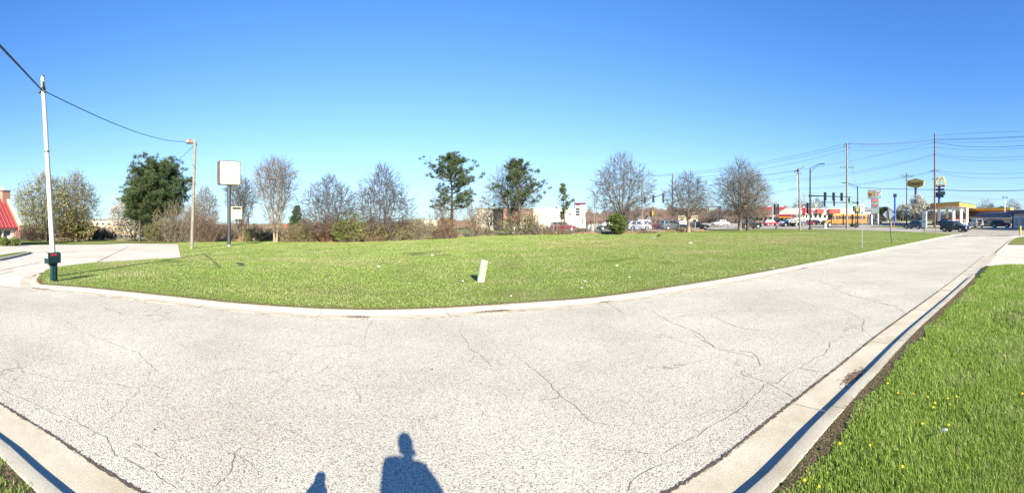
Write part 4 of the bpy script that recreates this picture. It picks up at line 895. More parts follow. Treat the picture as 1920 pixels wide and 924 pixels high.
# ---------------------------------------------------------------- chain-link fence
fr = thing('chain_link_fence', 'low galvanised chain-link fence running through brush behind the lot', 'fence', (0, 0, 0))
fcl = cr(fence_line, 3.0); fcl2 = []; acc = 0
dl = dense(cr(fence_line, .5), .1); last = None
posts = []
for p in dl:
    if last is None or (p-last).length >= 3.0: posts.append(p); last = p
for p in posts: z = T(p.x, p.y)+.1; MB().tube((p.x, p.y, z-.05), (p.x, p.y, z+1.42), .035, n=6).build('post', 'galvanised', fr)
m1 = MB(); m2 = MB()
for p, q in zip(posts[:-1], posts[1:]):
    zp, zq = T(p.x, p.y)+.1, T(q.x, q.y)+.1; m1.tube((p.x, p.y, zp+1.34), (q.x, q.y, zq+1.34), .018, n=5, caps=False)
    a = Vector((p.x, p.y, zp)); b = Vector((q.x, q.y, zq)); N = 12
    for i in range(-4, N):
        for s_ in (0, 1):
            u0, u1 = i/N, (i+5)/N; z0, z1 = 0.05, 1.32
            if s_: z0, z1 = z1, z0
            k0 = max(0, -u0/(u1-u0)); k1 = min(1, (1-u0)/(u1-u0))
            if k1 <= k0: continue
            A0 = a.lerp(b, u0+(u1-u0)*k0)+Vector((0, 0, z0+(z1-z0)*k0)); A1 = a.lerp(b, u0+(u1-u0)*k1)+Vector((0, 0, z0+(z1-z0)*k1)); m2.tube(A0, A1, .004, n=3, caps=False)
m1.build('top_rail', 'galvanised', fr); m2.build('wire_mesh', 'galvanised', fr)

# ---------------------------------------------------------------- near furniture
# mailbox
b = P(100, 525.5, .12); mbx = thing('mailbox', 'dark green plastic mailbox with open paper slot on its post', 'mailbox', b, 0)
mbx.rotation_euler = (0, 0, math.radians(-84))     # local +x = towards the open front
def arch_outline(w_, h_, z0, n=8): return [(-w_/2, z0), (w_/2, z0)] + [(w_/2*cos(a), z0+h_-w_/2*.55+w_/2*.55*sin(a)) for a in [pi*i/n for i in range(n+1)]]
m = MB(); m.prism(arch_outline(.27, .40, .66), -.26, .30, 'yz'); o = m.build('body', 'mail_green', mbx, bevel=.012)
m = MB(); m.prism(arch_outline(.29, .42, .65), .27, .315, 'yz'); m.build('front_rim', 'mail_green', mbx, bevel=.008)
MB().box((.318, 0, .95), (.012, .20, .17)).build('door', 'white_plain', mbx)
MB().box((.318, 0, .76), (.012, .20, .13)).build('paper_slot', 'mail_dark', mbx)
MB().box((.0, .137, .83), (.44, .006, .012)).build('side_groove', 'mail_dark', mbx)
m = MB(); m.prism([(-.11, .52), (.09, .52), (.24, .66), (-.15, .66)], -.08, .08, 'xz'); m.build('bracket', 'mail_dark', mbx)
m = MB(); m.box((-.02, 0, .27), (.24, .17, .56)); m.box((-.02, .09, .27), (.07, .03, .5)); m.box((.10, 0, .27), (.03, .05, .5)); m.build('post', 'mail_green', mbx, bevel=.008)
MB().box((-.20, -.165, .86), (.10, .05, .02)).build('flag', 'mail_dark', mbx)
for s_ in (-.13, .1): MB().lathe([(.011, 0), (.011, .008)], 8, (0, 0, 0)).build('screw', 'galvanised', mbx).location = (-.02, .097, .27+s_)
text('Coca', .125, 'red_print', mbx, (.08, .139, .985), (pi/2, 0, pi), 'lettering', .003, shear=.3, bold=.006)
# tall white pole behind it, with cables
b = P(101.5, 517, .1); dW = b.xy.length; top = A(80, dW+.2, py=143)
wp = thing('utility_pole', 'tall white painted pole rising behind the green mailbox', 'pole', b)
tl = top-b; N = 8
m = MB(); m.path([tl*(i/N) + Vector((0, 0, -.3 if i == 0 else 0)) for i in range(N+1)], [.120-.035*i/N for i in range(N+1)], 14); autosmooth(m.build('shaft', 'white_pole_paint', wp))
for t in (.62,): MB().tube(tl*(t-.004), tl*(t+.004), .105, .104, 14).build('band', 'grey_metal', wp)
MB().tube(tl*.925, tl*.945, .095, .094, 14).build('band', 'grey_metal', wp)
MB().tube(tl*.995, tl*1.005, .09, .08, 12).build('cap', 'grey_metal', wp)
MB().box(tl*.95+Vector((.12, -.06, 0)), (.05, .08, .3)).build('bracket', 'grey_metal', wp)
MB().lathe([(.02, -.06), (.07, -.03), (.07, .03), (.02, .06)], 10, tuple(tl*.925+Vector((-.2, -.08, 0)))).build('insulator', 'black_metal', wp)
MB().tube(tl*.925+Vector((-.2, -.08, 0)), tl*.915, .012, n=5).build('insulator_arm', 'grey_metal', wp)
def wire(name, lab, pts, r, m='thin_cable', group=None, sag=0.0, n=14, mid=None):
    out = []
    for a, b_ in zip(pts[:-1], pts[1:]):
        for i in range(n): t = i/n; q = a.lerp(b_, t); q.z -= sag*4*t*(1-t); out.append(q)
    out.append(pts[-1]); mb = MB(); mb.path(out, r, 5); return tag(mb.build(name, m), lab, 'cable', group)
att = b + tl*.935
wire('overhead_cable', 'thick black cable running up and left from the white pole', [att+Vector((-.1, -.05, 0)), A(-25, 9.2, py=60), A(-330, 9.0, py=-60)], .034, 'cable', n=6)
# lamp pole
b2 = P(359.5, 465.5, .12); d2 = b2.xy.length; t2 = A(366, d2, py=265)-b2
lp = thing('lamp_pole', 'weathered wooden pole carrying a rusty box floodlight', 'lamp pole', b2)
m = MB(); m.path([t2*(i/6)+Vector((0, 0, -.3 if i == 0 else 0)) for i in range(7)], [.17-.05*i/6 for i in range(7)], 10); autosmooth(m.build('shaft', 'wood_pole_pale', lp))
a2 = (360-960)/F; rt = Vector((cos(a2), -sin(a2), 0))
hd = t2 - rt*.55
m = MB(); m.box(hd+Vector((0, 0, .02)), (.72, .42, .38), -a2); m.build('lamp_housing', 'rust', lp, bevel=.05)
m = MB(); m.box(hd+Vector((0, 0, -.20)), (.66, .38, .05), -a2); m.build('lamp_lens', 'glass_dark', lp)
MB().box(t2-rt*.16+Vector((0, 0, .03)), (.12, .10, .2), -a2).build('bracket', 'white_plain', lp)
MB().box(t2+rt*.14+Vector((0, 0, -.30)), (.10, .1, .22), -a2).build('meter', 'black_metal', lp)
wire('overhead_cable', 'thin cable sagging from the white pole to the rusty floodlight', [att+Vector((.12, .0, -.12)), b2+hd+Vector((0, 0, -.02))-rt*.36], .022, 'cable', sag=.62, n=26)
wire('overhead_cable', 'cable dropping from the rusty-floodlight pole down behind the dark pine', [b2+t2+Vector((0, 0, -.3)), A(322, 55, py=312), A(285, 76, py=350)], .022, 'cable', n=8)
# blank sign
b3 = P(429.5, 460.5, .12); d3 = b3.xy.length; a3 = (429-960)/F
sg = thing('blank_pillar_sign', 'blank weathered square sign box on a tall dark post', 'sign', b3, -a3+.42)
k = d3/F; topz = zat(302, d3)-b3.z; botz = zat(347, d3)-b3.z; shaft = zat(349, d3)-b3.z
m = MB(); m.tube((0, 0, -.3), (0, 0, shaft+.2), .20, .20, 14); autosmooth(m.build('post', 'grey_metal', sg))
m = MB(); m.tube((0, 0, 0), (0, 0, .1), .21, .2, 14).build('base_collar', 'galvanised', sg)
MB().box((-.2, -.02, .9), (.12, .12, .35)).build('junction_box', 'grey_metal', sg)
cx = 0.0; wd = 2.6; hh = topz-botz; cz = (topz+botz)/2
def rrect(w_, h_, r, cz, cx=0, n=5):
    o_ = []
    for sx_, sz, a0 in ((1, -1, -pi/2), (1, 1, 0), (-1, 1, pi/2), (-1, -1, pi)):
        for i in range(n+1): a = a0+pi/2*i/n; o_.append((cx+sx_*(w_/2-r)+r*cos(a), cz+sz*(h_/2-r)+r*sin(a)))
    return o_
m = MB(); m.prism(rrect(wd, hh, .18, cz), -.30, .30); m.build('cabinet', 'rust_edge', sg)
m = MB(); m.prism(rrect(wd-.17, hh-.17, .14, cz), -.312, -.295); m.build('face', 'sign_face', sg)
m = MB(); m.prism([(.62*cos(a)+.1 if sin(a) > 0 else (.68*cos(a)+.1), cz-.22+ (1.05 if sin(a) > 0 else .72)*sin(a)) for a in [2*pi*i/20 for i in range(20)]], -.318, -.309); m.build('ghost_print', 'sign_ghost', sg)
R_ = random.Random(5)
for i in range(9): x0, z0 = .95+R_.uniform(-.1, .12), cz-.25+R_.uniform(-.35, .35); MB().tube((x0, -.317, z0), (x0+R_.uniform(-.12, .12), -.317, z0+R_.uniform(-.15, .15)), .012, n=4).build('scratch', 'scratch', sg)
z1, z0 = zat(387, d3)-b3.z, zat(410.5, d3)-b3.z
m = MB(); m.box((.86, 0, (z0+z1)/2), (1.35, .34, z1-z0)); m.build('reader_board', 'cream_board', sg, bevel=.02)
MB().box((.86, -.176, z1-.20), (1.0, .02, .2)).build('reader_slot', 'black_metal', sg)
for s_ in (.28, 1.44): MB().box((s_, -.176, z1-.20), (.14, .02, .16)).build('reader_end', 'orange_paint', sg)
MB().box((1.12, -.176, z0+.34), (.55, .01, .05)).build('faded_print', 'wall_grey', sg)
for s_ in (z0+.15, z1-.15): MB().box((.2, 0, s_), (.2, .12, .08)).build('bracket', 'grey_metal', sg)
# leaning tube
b4 = P(901.5, 526, .12); tb = thing('utility_pedestal', 'pale green plastic cable pedestal tilting to the right on the lawn', 'pedestal', b4); d4 = b4.xy.length
tb.rotation_euler = (math.radians(-4), math.radians(9.5), 0)
m = MB(); m.lathe([(.155, .14), (.155, .69), (.150, .73), (.125, .762), (0.02, .775)], 24); autosmooth(m.build('dome', 'tube_green', tb), 50)
m = MB(); m.lathe([(.142, -.1), (.142, .145)], 24); autosmooth(m.build('base', 'tube_pale', tb), 50)
m = MB(); m.lathe([(.157, .135), (.163, .14), (.163, .155), (.157, .16)], 24); m.build('collar', 'tube_green', tb)
MB().lathe([(.012, 0), (.012, .01)], 8).build('lock', 'grey_metal', tb).matrix_local = Matrix.Translation((.06, -.142, .55)) @ Matrix.Rotation(pi/2, 4, 'X')
# picnic table at far left
b5 = P(117, 456, .12); pt = thing('picnic_table', 'small brown picnic bench beyond the lot at left', 'table', b5, .9)
MB().box((0, 0, .72), (1.7, .7, .06)).build('tabletop', 'bark_red', pt)
for s_ in (-.65, .65): MB().box((0, s_, .42), (1.7, .25, .05)).build('bench', 'bark_red', pt)
for s_ in (-.65, .65): MB().box((s_, 0, .38), (.08, 1.3, .07)).build('cross_beam', 'bark_dark', pt); MB().box((s_, .25, .36), (.08, .08, .74)).build('leg', 'bark_dark', pt); MB().box((s_, -.25, .36), (.08, .08, .74)).build('leg', 'bark_dark', pt)
# ivy pole far left
b6 = P(120.5, 452, .12); d6 = b6.xy.length; ip_ = thing('utility_pole', 'dark ivy-clad wooden pole among the budding trees', 'pole', b6)
MB().path([(0, 0, -.2), (0, 0, 4), (0, 0, zat(333, d6)-b6.z)], [.2, .18, .13], 8).build('shaft', 'wood_pole_dark', ip_)

# photographer (their shadow falls on the street) and an unseen hydrant added to cast the small shadow
def skin_chain(nm, verts, edges, radii, m, parent, levels=2):
    me = bpy.data.meshes.new(nm); me.from_pydata(verts, edges, []); o = bpy.data.objects.new(nm, me); COL.objects.link(o)
    sk = o.modifiers.new('skin', 'SKIN'); 
    for v, r in zip(me.skin_vertices[0].data, radii): v.radius = (r, r) if not isinstance(r, tuple) else r
    me.skin_vertices[0].data[0].use_root = True
    ss = o.modifiers.new('sub', 'SUBSURF'); ss.levels = levels; ss.render_levels = levels
    bpy.context.view_layer.update(); m2 = bpy.data.meshes.new_from_object(o.evaluated_get(bpy.context.evaluated_depsgraph_get())); bpy.data.objects.remove(o)
    m2.materials.clear(); m2.materials.append(MATS[m]); m2.name = nm; r_ = bpy.data.objects.new(nm, m2); COL.objects.link(r_); r_.parent = parent
    m2.shade_smooth(); return r_
pe = thing('person', 'person in dark jacket on the near kerb holding a phone at chest height', 'person', (0.20, 0.52, .10))
vs = [(0, 0, 1.02), (0, 0, 1.16), (0, .0, 1.40), (0, 0, 1.58), (0, .01, 1.66),
      (-.10, 0, .95), (-.12, .02, .52), (-.13, -.01, .09), (-.14, .12, .04), (.10, 0, .95), (.12, .02, .52), (.13, -.01, .09), (.14, .12, .04),
      (-.21, .0, 1.60), (-.28, .02, 1.27), (-.18, .20, 1.34), (-.07, .27, 1.42), (.20, 0, 1.54), (.28, .02, 1.27), (.18, .20, 1.34), (.07, .27, 1.42)]
es = [(0, 1), (1, 2), (2, 3), (3, 4), (0, 5), (5, 6), (6, 7), (7, 8), (0, 9), (9, 10), (10, 11), (11, 12), (3, 13), (13, 14), (14, 15), (15, 16), (3, 17), (17, 18), (18, 19), (19, 20)]
ra = [(.17, .13), (.17, .12), (.21, .13), (.18, .12), .085, .09, .06, .042, .035, .09, .06, .042, .035, .12, .085, .06, .045, .11, .085, .06, .045]
skin_chain('body', vs, es, ra, 'jacket', pe)
skin_chain('trousers', [(0, 0, 1.02), (-.10, 0, .93), (-.12, .02, .52), (-.13, -.01, .12), (.10, 0, .93), (.12, .02, .52), (.13, -.01, .12)], [(0, 1), (1, 2), (2, 3), (0, 4), (4, 5), (5, 6)], [(.175, .135), .105, .075, .07, .105, .075, .07], 'jeans', pe)
skin_chain('head', [(0, 0, 1.62), (0, .03, 1.76), (0, .02, 1.85), (0, .125, 1.77)], [(0, 1), (1, 2), (1, 3)], [.06, (.078, .1), (.065, .09), .014], 'skin', pe)
for sx_ in (-1, 1): MB().lathe([(.012, -.03), (.02, 0), (.012, .03)], 8, (sx_*.082, .02, 1.76)).build('ear', 'skin', pe)
m = MB(); m.lathe([(.055, -.07), (.088, -.01), (.088, .05), (.055, .10), (.01, .115)], 16, (0, -.005, 1.835)); autosmooth(m.build('hair', 'hair', pe), 80)
for sx_ in (-1, 1):
    vs = [(sx_*.085, .265, 1.41), (sx_*.072, .28, 1.46)]; es = [(0, 1)]; ra = [.03, .034]
    for f_ in range(4):
        b0 = len(vs); z0 = 1.435+f_*.021; vs += [(sx_*.062, .295, z0), (sx_*.045, .31, z0+.005), (sx_*(.02+.004*f_), .305, z0+.006)]; es += [(1, b0), (b0, b0+1), (b0+1, b0+2)]; ra += [.012, .010, .008]
    b0 = len(vs); vs += [(sx_*.06, .26, 1.50), (sx_*.035, .255, 1.525)]; es += [(1, b0), (b0, b0+1)]; ra += [.012, .009]
    skin_chain('hand', vs, es, ra, 'skin', pe, 1)
phn = MB().box((0, 0, 0), (.085, .010, .17)).build('phone', 'black_metal', None, bevel=.003); pe.scale = (.93, .95, 1.03); phn.location = (.20, .52+.298, 1.62); tag(phn, 'black phone held upright in both hands of the person', 'phone')
# added hydrant, out of view, placed and shaped for its shadow
hy = thing('added_hydrant', 'unseen hydrant added on the near verge to cast a small shadow on the street', 'hydrant', (-1.19, 1.92, .08))
m = MB(); m.lathe([(.16, 0), (.16, .03), (.11, .05), (.11, .52), (.135, .53), (.135, .56), (.115, .62), (.085, .69), (.055, .73), (.055, .74)], 20); autosmooth(m.build('added_hydrant_barrel', 'added_hydrant_red', hy))
for s_ in (-1, 1): MB().tube((s_*.08, 0, .40), (s_*.17, 0, .40), .055, .06, 12).build('added_hydrant_side_outlet', 'added_hydrant_red', hy)
MB().tube((0, -.08, .36), (0, -.18, .36), .075, .08, 12).build('added_hydrant_front_outlet', 'added_hydrant_red', hy)
MB().lathe([(.055, .73), (.05, .80)], 5).build('added_hydrant_top_nut', 'added_hydrant_red', hy)

# ---------------------------------------------------------------- restaurant at far left
cB = P(36.5, 458.5, .1); dB = cB.xy.length; aB = (36.5-960)/F
rs = thing('restaurant', 'brick restaurant with steep red metal roof and chimney', 'building', cB, -aB+.45)
# local: +x right along the front, y away; front wall at y=0, right end at x=0
kB = dB/F; ev = zat(427.5, dB)-cB.z; Lw = 18.0; sl = 6.2; rdz = 5.2
MB().box((-.35, 3.0, ev/2), (.7, 6.4, ev)).build('end_wall', 'brick_red', rs)
MB().box((-Lw/2-.7, 3.2, ev/2-.02), (Lw, 5.8, ev-.1)).build('inner_wall', 'glass_dark', rs)
MB().box((-Lw/2-.7, .12, ev*.06), (Lw, .3, ev*.12)).build('plinth', 'brick_red', rs)
MB().box((-Lw/2-.7, .12, ev-.16), (Lw, .34, .32)).build('header', 'trim_cream', rs)
for i in range(26): MB().box((-1.0-i*.36, -.055, ev-.2), (.2, .06, .16)).build('dentil', 'roof_brown', rs)
for i in range(9): MB().box((-.75-i*1.35-.3, .1, ev*.5), (.16 if i else .5, .24, ev*.78)).build('mullion', 'trim_cream', rs)
for i in range(8): MB().box((-1.75-i*1.35+.02, .2, ev*.5), (1.17, .04, ev*.72)).build('pane', 'glass_grey', rs)
MB().box((-1.55, .07, ev*.42), (.45, .02, ev*.27)).build('notice', 'white_plain', rs)
# gabled roof slab, ridge runs back from the picture, with standing seams
rise = rdz; run = 5.4
m = MB(); m.quad((-Lw, -.35, ev-.02), (-.35, -.35, ev-.02), (-.35-0, run, ev+rise), (-Lw, run, ev+rise), .12); o = m.build('roof', 'roof_red', rs)
nrm = Vector((0, -rise, run)).normalized()
for i in range(30):
    x0 = -.45-i*.52; a_ = Vector((x0, -.36, ev+.11)); b_ = Vector((x0, run, ev+rise+.11)); m = MB(); m.quad(a_-Vector((.03, 0, 0)), a_+Vector((.03, 0, 0)), b_+Vector((.03, 0, 0)), b_-Vector((.03, 0, 0)), .07); m.build('roof_seam', 'roof_seam', rs)
m = MB(); m.prism([(0, ev*.86), (run+.3, ev*.86), (run+.3, ev+rise), (run, ev+rise+.45), (-.6, ev+.42), (-.6, ev*.86)], -.35, -.02, 'yz'); m.build('gable_wall', 'brick_red', rs)
m = MB(); m.quad((-.38, -.68, ev+.38), (.02, -.68, ev+.38), (.02, run, ev+rise+.52), (-.38, run, ev+rise+.52), .1); m.build('gable_coping', 'trim_cream', rs)
ct = zat(359, dB+4)-cB.z
MB().box((-.45, 3.9, ct/2+ev*.5), (1.2, 1.3, ct-ev)).build('chimney', 'brick_red', rs)
MB().box((-.45, 3.9, ct+.02), (1.3, 1.42, .2)).build('chimney_cap', 'roof_brown', rs)
for i, px in enumerate((8, 27)):
    b = P(px, 460.5, .05)-Vector((0, .0, 0)); bs = thing('clipped_bush', ['round clipped bush under the restaurant window, left one', 'round clipped bush nearest the restaurant corner'][i], 'bush', b, 0, 'clipped bushes by the restaurant')
    n = 3200; v = RNG.normal(0, 1, (n, 3)); v /= np.linalg.norm(v, axis=1)[:, None]; c0 = v*np.array([.62, .62, .5])*RNG.uniform(.8, 1.05, (n, 1)) + [0, 0, .5]; e = RNG.normal(0, .08, (n, 2, 3)); V = np.stack([c0, c0+e[:, 0], c0+e[:, 1]], 1).reshape(-1, 3)
    fast_mesh('leaves', V, np.arange(len(V)), 'leaf_green', bs); MB().lathe([(.05, 0), (.5, .2), (.52, .55), (.3, .85), (.02, .92)], 12).build('inner_twigs', 'bark_dark', bs)

# ---------------------------------------------------------------- vehicles
def wheel(parent, x, y, r, w_=.22):
    s_ = 1 if y > 0 else -1
    m = MB(); m.lathe([(r*.6, -w_/2), (r*.96, -w_/2), (r, -w_/2+.03), (r, w_/2-.03), (r*.96, w_/2), (r*.6, w_/2)], 18); o = m.build('wheel', 'tyre', parent); o.location = (x, y, r); o.rotation_euler = (pi/2, 0, 0)
    m = MB(); m.lathe([(.05, -.01), (r*.62, -.005), (r*.62, .01), (r*.1, .02)], 12); 
    q = m.build('rim', 'rim', o); q.location = (0, 0, -s_*(w_/2)); return o
KINDS = {  # L, W, H, belt, hood, cabin base x0 x1, roof x0 x1 (fractions of L), wheel r
    'sedan': (4.8, 1.82, 1.46, .92, .80, -.34, .20, -.20, .04, .33), 'suv': (4.7, 1.88, 1.74, 1.08, 1.0, -.485, .22, -.44, .06, .37), 'minivan': (5.05, 1.95, 1.78, 1.05, .93, -.49, .32, -.45, .10, .34),
    'hatch': (4.0, 1.76, 1.52, .95, .86, -.48, .22, -.36, .05, .31), 'jeep': (4.75, 1.88, 1.86, 1.12, 1.10, -.47, .12, -.46, .06, .41), 'crossover': (4.55, 1.86, 1.62, 1.02, .93, -.47, .22, -.33, .05, .37)}
def car(kind, colour, loc, heading, label, name='car', cat='car', group=None, cargo=None):
    L, W, H, belt, hood, c0, c1, r0, r1, wr = KINDS[kind]
    r = thing(name, label, cat, loc, heading, group); paint = CAR[colour]; h2 = W/2; hl = L/2
    out = [(-hl+.04, .34), (-hl, .55), (-hl+.03, belt-.08), (c0*L, belt), (c1*L, belt), (c1*L+.15, belt-.01), (hl-.35, hood), (hl-.06, hood-.12), (hl, .52), (hl-.05, .28), (-hl+.1, .26)]
    m = MB(); ys = [(-h2+.0, .97, .06), (-h2+.09, 1.0, 0), (h2-.09, 1.0, 0), (h2, .97, .06)]; vs = []; n = len(out)
    for y, k, dz in ys: vs += [(x*k, y, z-(dz if z > .5 else -dz*.3)) for x, z in out]
    fs = [tuple(range(n-1, -1, -1)), tuple(range(3*n, 4*n))]
    for a in range(3): fs += [(a*n+i, a*n+(i+1) % n, (a+1)*n+(i+1) % n, (a+1)*n+i) for i in range(n)]
    m.add(vs, fs)
    bw, tw = h2-.07, h2-.24
    B0 = [Vector((c0*L, -bw, belt-.02)), Vector((c1*L, -bw, belt-.02)), Vector((c1*L, bw, belt-.02)), Vector((c0*L, bw, belt-.02))]
    T0 = [Vector((r0*L, -tw, H)), Vector((r1*L, -tw, H)), Vector((r1*L, tw, H)), Vector((r0*L, tw, H))]
    Tm = [v+Vector((0, 0, -.05)) + Vector((-.04 if v.x < 0 else .06, 0, 0)) for v in T0]
    for i, v in enumerate(Tm): v.y *= 1.07
    Tt = [Vector((v.x*.93, v.y*.9, H)) for v in T0]
    m.add(B0+Tm+Tt, [(0, 1, 5, 4), (1, 2, 6, 5), (2, 3, 7, 6), (3, 0, 4, 7), (4, 5, 9, 8), (5, 6, 10, 9), (6, 7, 11, 10), (7, 4, 8, 11), (8, 9, 10, 11)])
    autosmooth(m.build('body', paint, r), 28)
    def panel(nm, a, b_, c_, d_, u0, u1, v0, v1, t=.008):
        def q(u, v): return a.lerp(b_, u).lerp(d_.lerp(c_, u), v)
        mm = MB(); mm.quad(q(u0, v0), q(u1, v0), q(u1, v1), q(u0, v1), t); mm.build(nm, 'glass_dark', r)
    sp_ = [(.08, .33), (.36, .63), (.66, .88)] if kind in ('suv', 'minivan', 'jeep') else [(.12, .46), (.5, .86)]
    for u0, u1 in sp_:
        panel('side_window', B0[0], B0[1], Tm[1], Tm[0], u0, u1, .12, .92); panel('side_window', B0[2], B0[3], Tm[3], Tm[2], 1-u1, 1-u0, .12, .92)
    panel('windscreen', B0[1], B0[2], Tm[2], Tm[1], .07, .93, .08, .94); panel('rear_window', B0[3], B0[0], Tm[0], Tm[3], .1, .9, .2, .9)
    wb = L*.30
    for x in (-wb*1.02, wb):
        for y in (-h2+.1, h2-.1):
            MB().tube((x, y-.115*(1 if y > 0 else -1), wr+.02), (x, y+.108*(1 if y > 0 else -1), wr+.02), wr*1.16, n=18).build('wheel_arch', 'black_paint', r); wheel(r, x, y+(.015 if y > 0 else -.015), wr)
    for y in (-h2+.28, h2-.28):
        MB().box((hl-.09, y, .68 if kind != 'jeep' else .8), (.14, .34, .15)).build('headlight', 'lamp_clear', r, bevel=.02); MB().box((-hl+.05, y*1.08, belt-.22), (.12, .2, .26)).build('taillight', 'lamp_red', r, bevel=.02)
    MB().box((hl-.02, 0, .42), (.08, W*.72, .16)).build('front_bumper', 'black_paint', r, bevel=.02); MB().box((-hl+.02, 0, .42), (.08, W*.8, .14)).build('rear_bumper', 'black_paint', r, bevel=.02)
    MB().box((-hl+.02, 0, .72), (.05, .32, .14)).build('number_plate', 'white_plain', r)
    for y in (-h2-.06, h2+.06): MB().box((c1*L-.25, y, belt+.06), (.12, .16, .12)).build('mirror', paint, r, bevel=.02)
    if kind == 'jeep': MB().tube((-hl-.02, 0, .95), (-hl-.2, 0, .95), .36, n=18).build('spare_wheel', 'tyre', r)
    return r
G1 = 'vehicles on the road behind the lot'; G2 = 'vehicles on the roads at right'
def onroad(px, by): return P(px, by, .0)
car('minivan', 'maroon', onroad(1056, 432.5), 0, 'maroon minivan passing behind the young slim pine', 'minivan', 'minivan', G1)
car('sedan', 'white', onroad(980, 432), 0, 'white car half hidden behind the crooked pine trunk', group=G1)
car('sedan', 'black', onroad(1143, 431.5), 0, 'dark sedan partly hidden by the evergreen shrub', group=G1)
car('crossover', 'white', onroad(1196, 431.5), .12, 'white crossover waiting right of the evergreen shrub', 'crossover', 'car', G1)
car('suv', 'navy', A(1213, 92), 0, 'dark blue tall vehicle behind the white crossover', 'suv', 'car', G1)
car('sedan', 'maroon', A(1222, 82), .1, 'dark red sedan between white crossover and grey vehicle', group=G1)
car('suv', 'grey', onroad(1262, 431), .1, 'grey wagon-bodied vehicle left of the smaller round tree', 'suv', 'car', G1)
car('sedan', 'silver', A(1282, 90), 0, 'pale sedan glimpsed behind the smaller round tree trunk', group=G1)
car('sedan', 'black', onroad(1306, 429.5), 0, 'black sedan just right of the smaller round tree', group=G1)
car('jeep', 'black', A(1406, 85, 0), 0, 'boxy black off-roader behind the twin tree trunks', 'off_roader', 'car', G2)
car('hatch', 'red', A(1446, 108, 0), -.2, 'bright red hatchback left of the double signal post', 'car', 'car', G2)
car('crossover', 'white', A(1474, 112, 0), pi, 'white pickup-like car beyond the crossing', 'car', 'car', G2)
car('crossover', 'black', A(1480, 100, 0), pi*.95, 'black car in front of the grey van', 'car', 'car', G2)
# van
vb = thing('van', 'grey van with white roof beyond the crossing', 'van', A(1492, 108, 0), pi, G2)
m = MB(); m.prism([(-2.8, .35), (-2.8, 1.3), (1.4, 1.3), (2.5, 1.05), (2.7, .7), (2.7, .3)], -.98, .98); m.build('body', CAR['bluegrey'], vb, bevel=.06)
m = MB(); m.prism([(-2.78, 1.3), (-2.75, 2.05), (.9, 2.05), (1.7, 1.3)], -.93, .93); m.build('roof', 'white_plain', vb, bevel=.06)
for i in range(3):
    for y in (-.945, .935): MB().box((-2.0+i*1.1, y+.005, 1.62), (.85, .02, .42)).build('side_window', 'glass_dark', vb)
for x in (-1.7, 1.7):
    for y in (-.88, .88): wheel(vb, x, y, .36)
for y in (-.7, .7): MB().box((2.66, y, .8), (.1, .3, .18)).build('headlight', 'lamp_clear', vb)
car('sedan', 'maroon', A(1514, 118, 0), pi, 'dark red car left of the moving school bus', 'car', 'car', G2)
car('sedan', 'black', A(1527, 122, 0), pi, 'black car directly ahead of the moving school bus', 'car', 'car', G2)
car('crossover', 'bluegrey', A(1715, 83, 0), pi/2+.05, 'blue-grey crossover behind the white post sign', 'crossover', 'car', G2)
car('suv', 'navy', P(1791, 434.5, 0), -pi/2+.02, 'dark navy wagon crossing the end of the street', 'suv', 'car', G2)
G3 = 'cars around the fuel station'
car('suv', 'darkblue', A(1770, 112, 0.03), pi/2+.2, 'dark blue car behind the tall brown pole', 'car', 'car', G3)
car('jeep', 'silver', A(1829, 93, 0.03), .9, 'silver and black car seen from behind in the station lot', 'car', 'car', G3)
car('sedan', 'white', A(1846, 112, 0.03), .4, 'white car parked under the brown canopy roof', 'car', 'car', G3)
car('suv', 'black', A(1858, 108, 0.03), 1.3, 'black car parked beside the white one', 'car', 'car', G3)
car('crossover', 'navy', A(1877, 91, 0.03), -pi/2+.25, 'dark crossover parked by the twin-head lamp post', 'car', 'car', G3)
car('sedan', 'white', A(1758, 125, 0.03), .2, 'white car parked left of the fuel pumps', 'car', 'car', G3)
car('sedan', 'silver', A(1641, 140, 0.03), pi/2, 'silver car parked behind the price sign', 'car', 'car', G3)
car('sedan', 'white', A(1351, 112, 0), pi, 'small white car beyond the crossing behind the bare trees', 'car', 'car', G2)

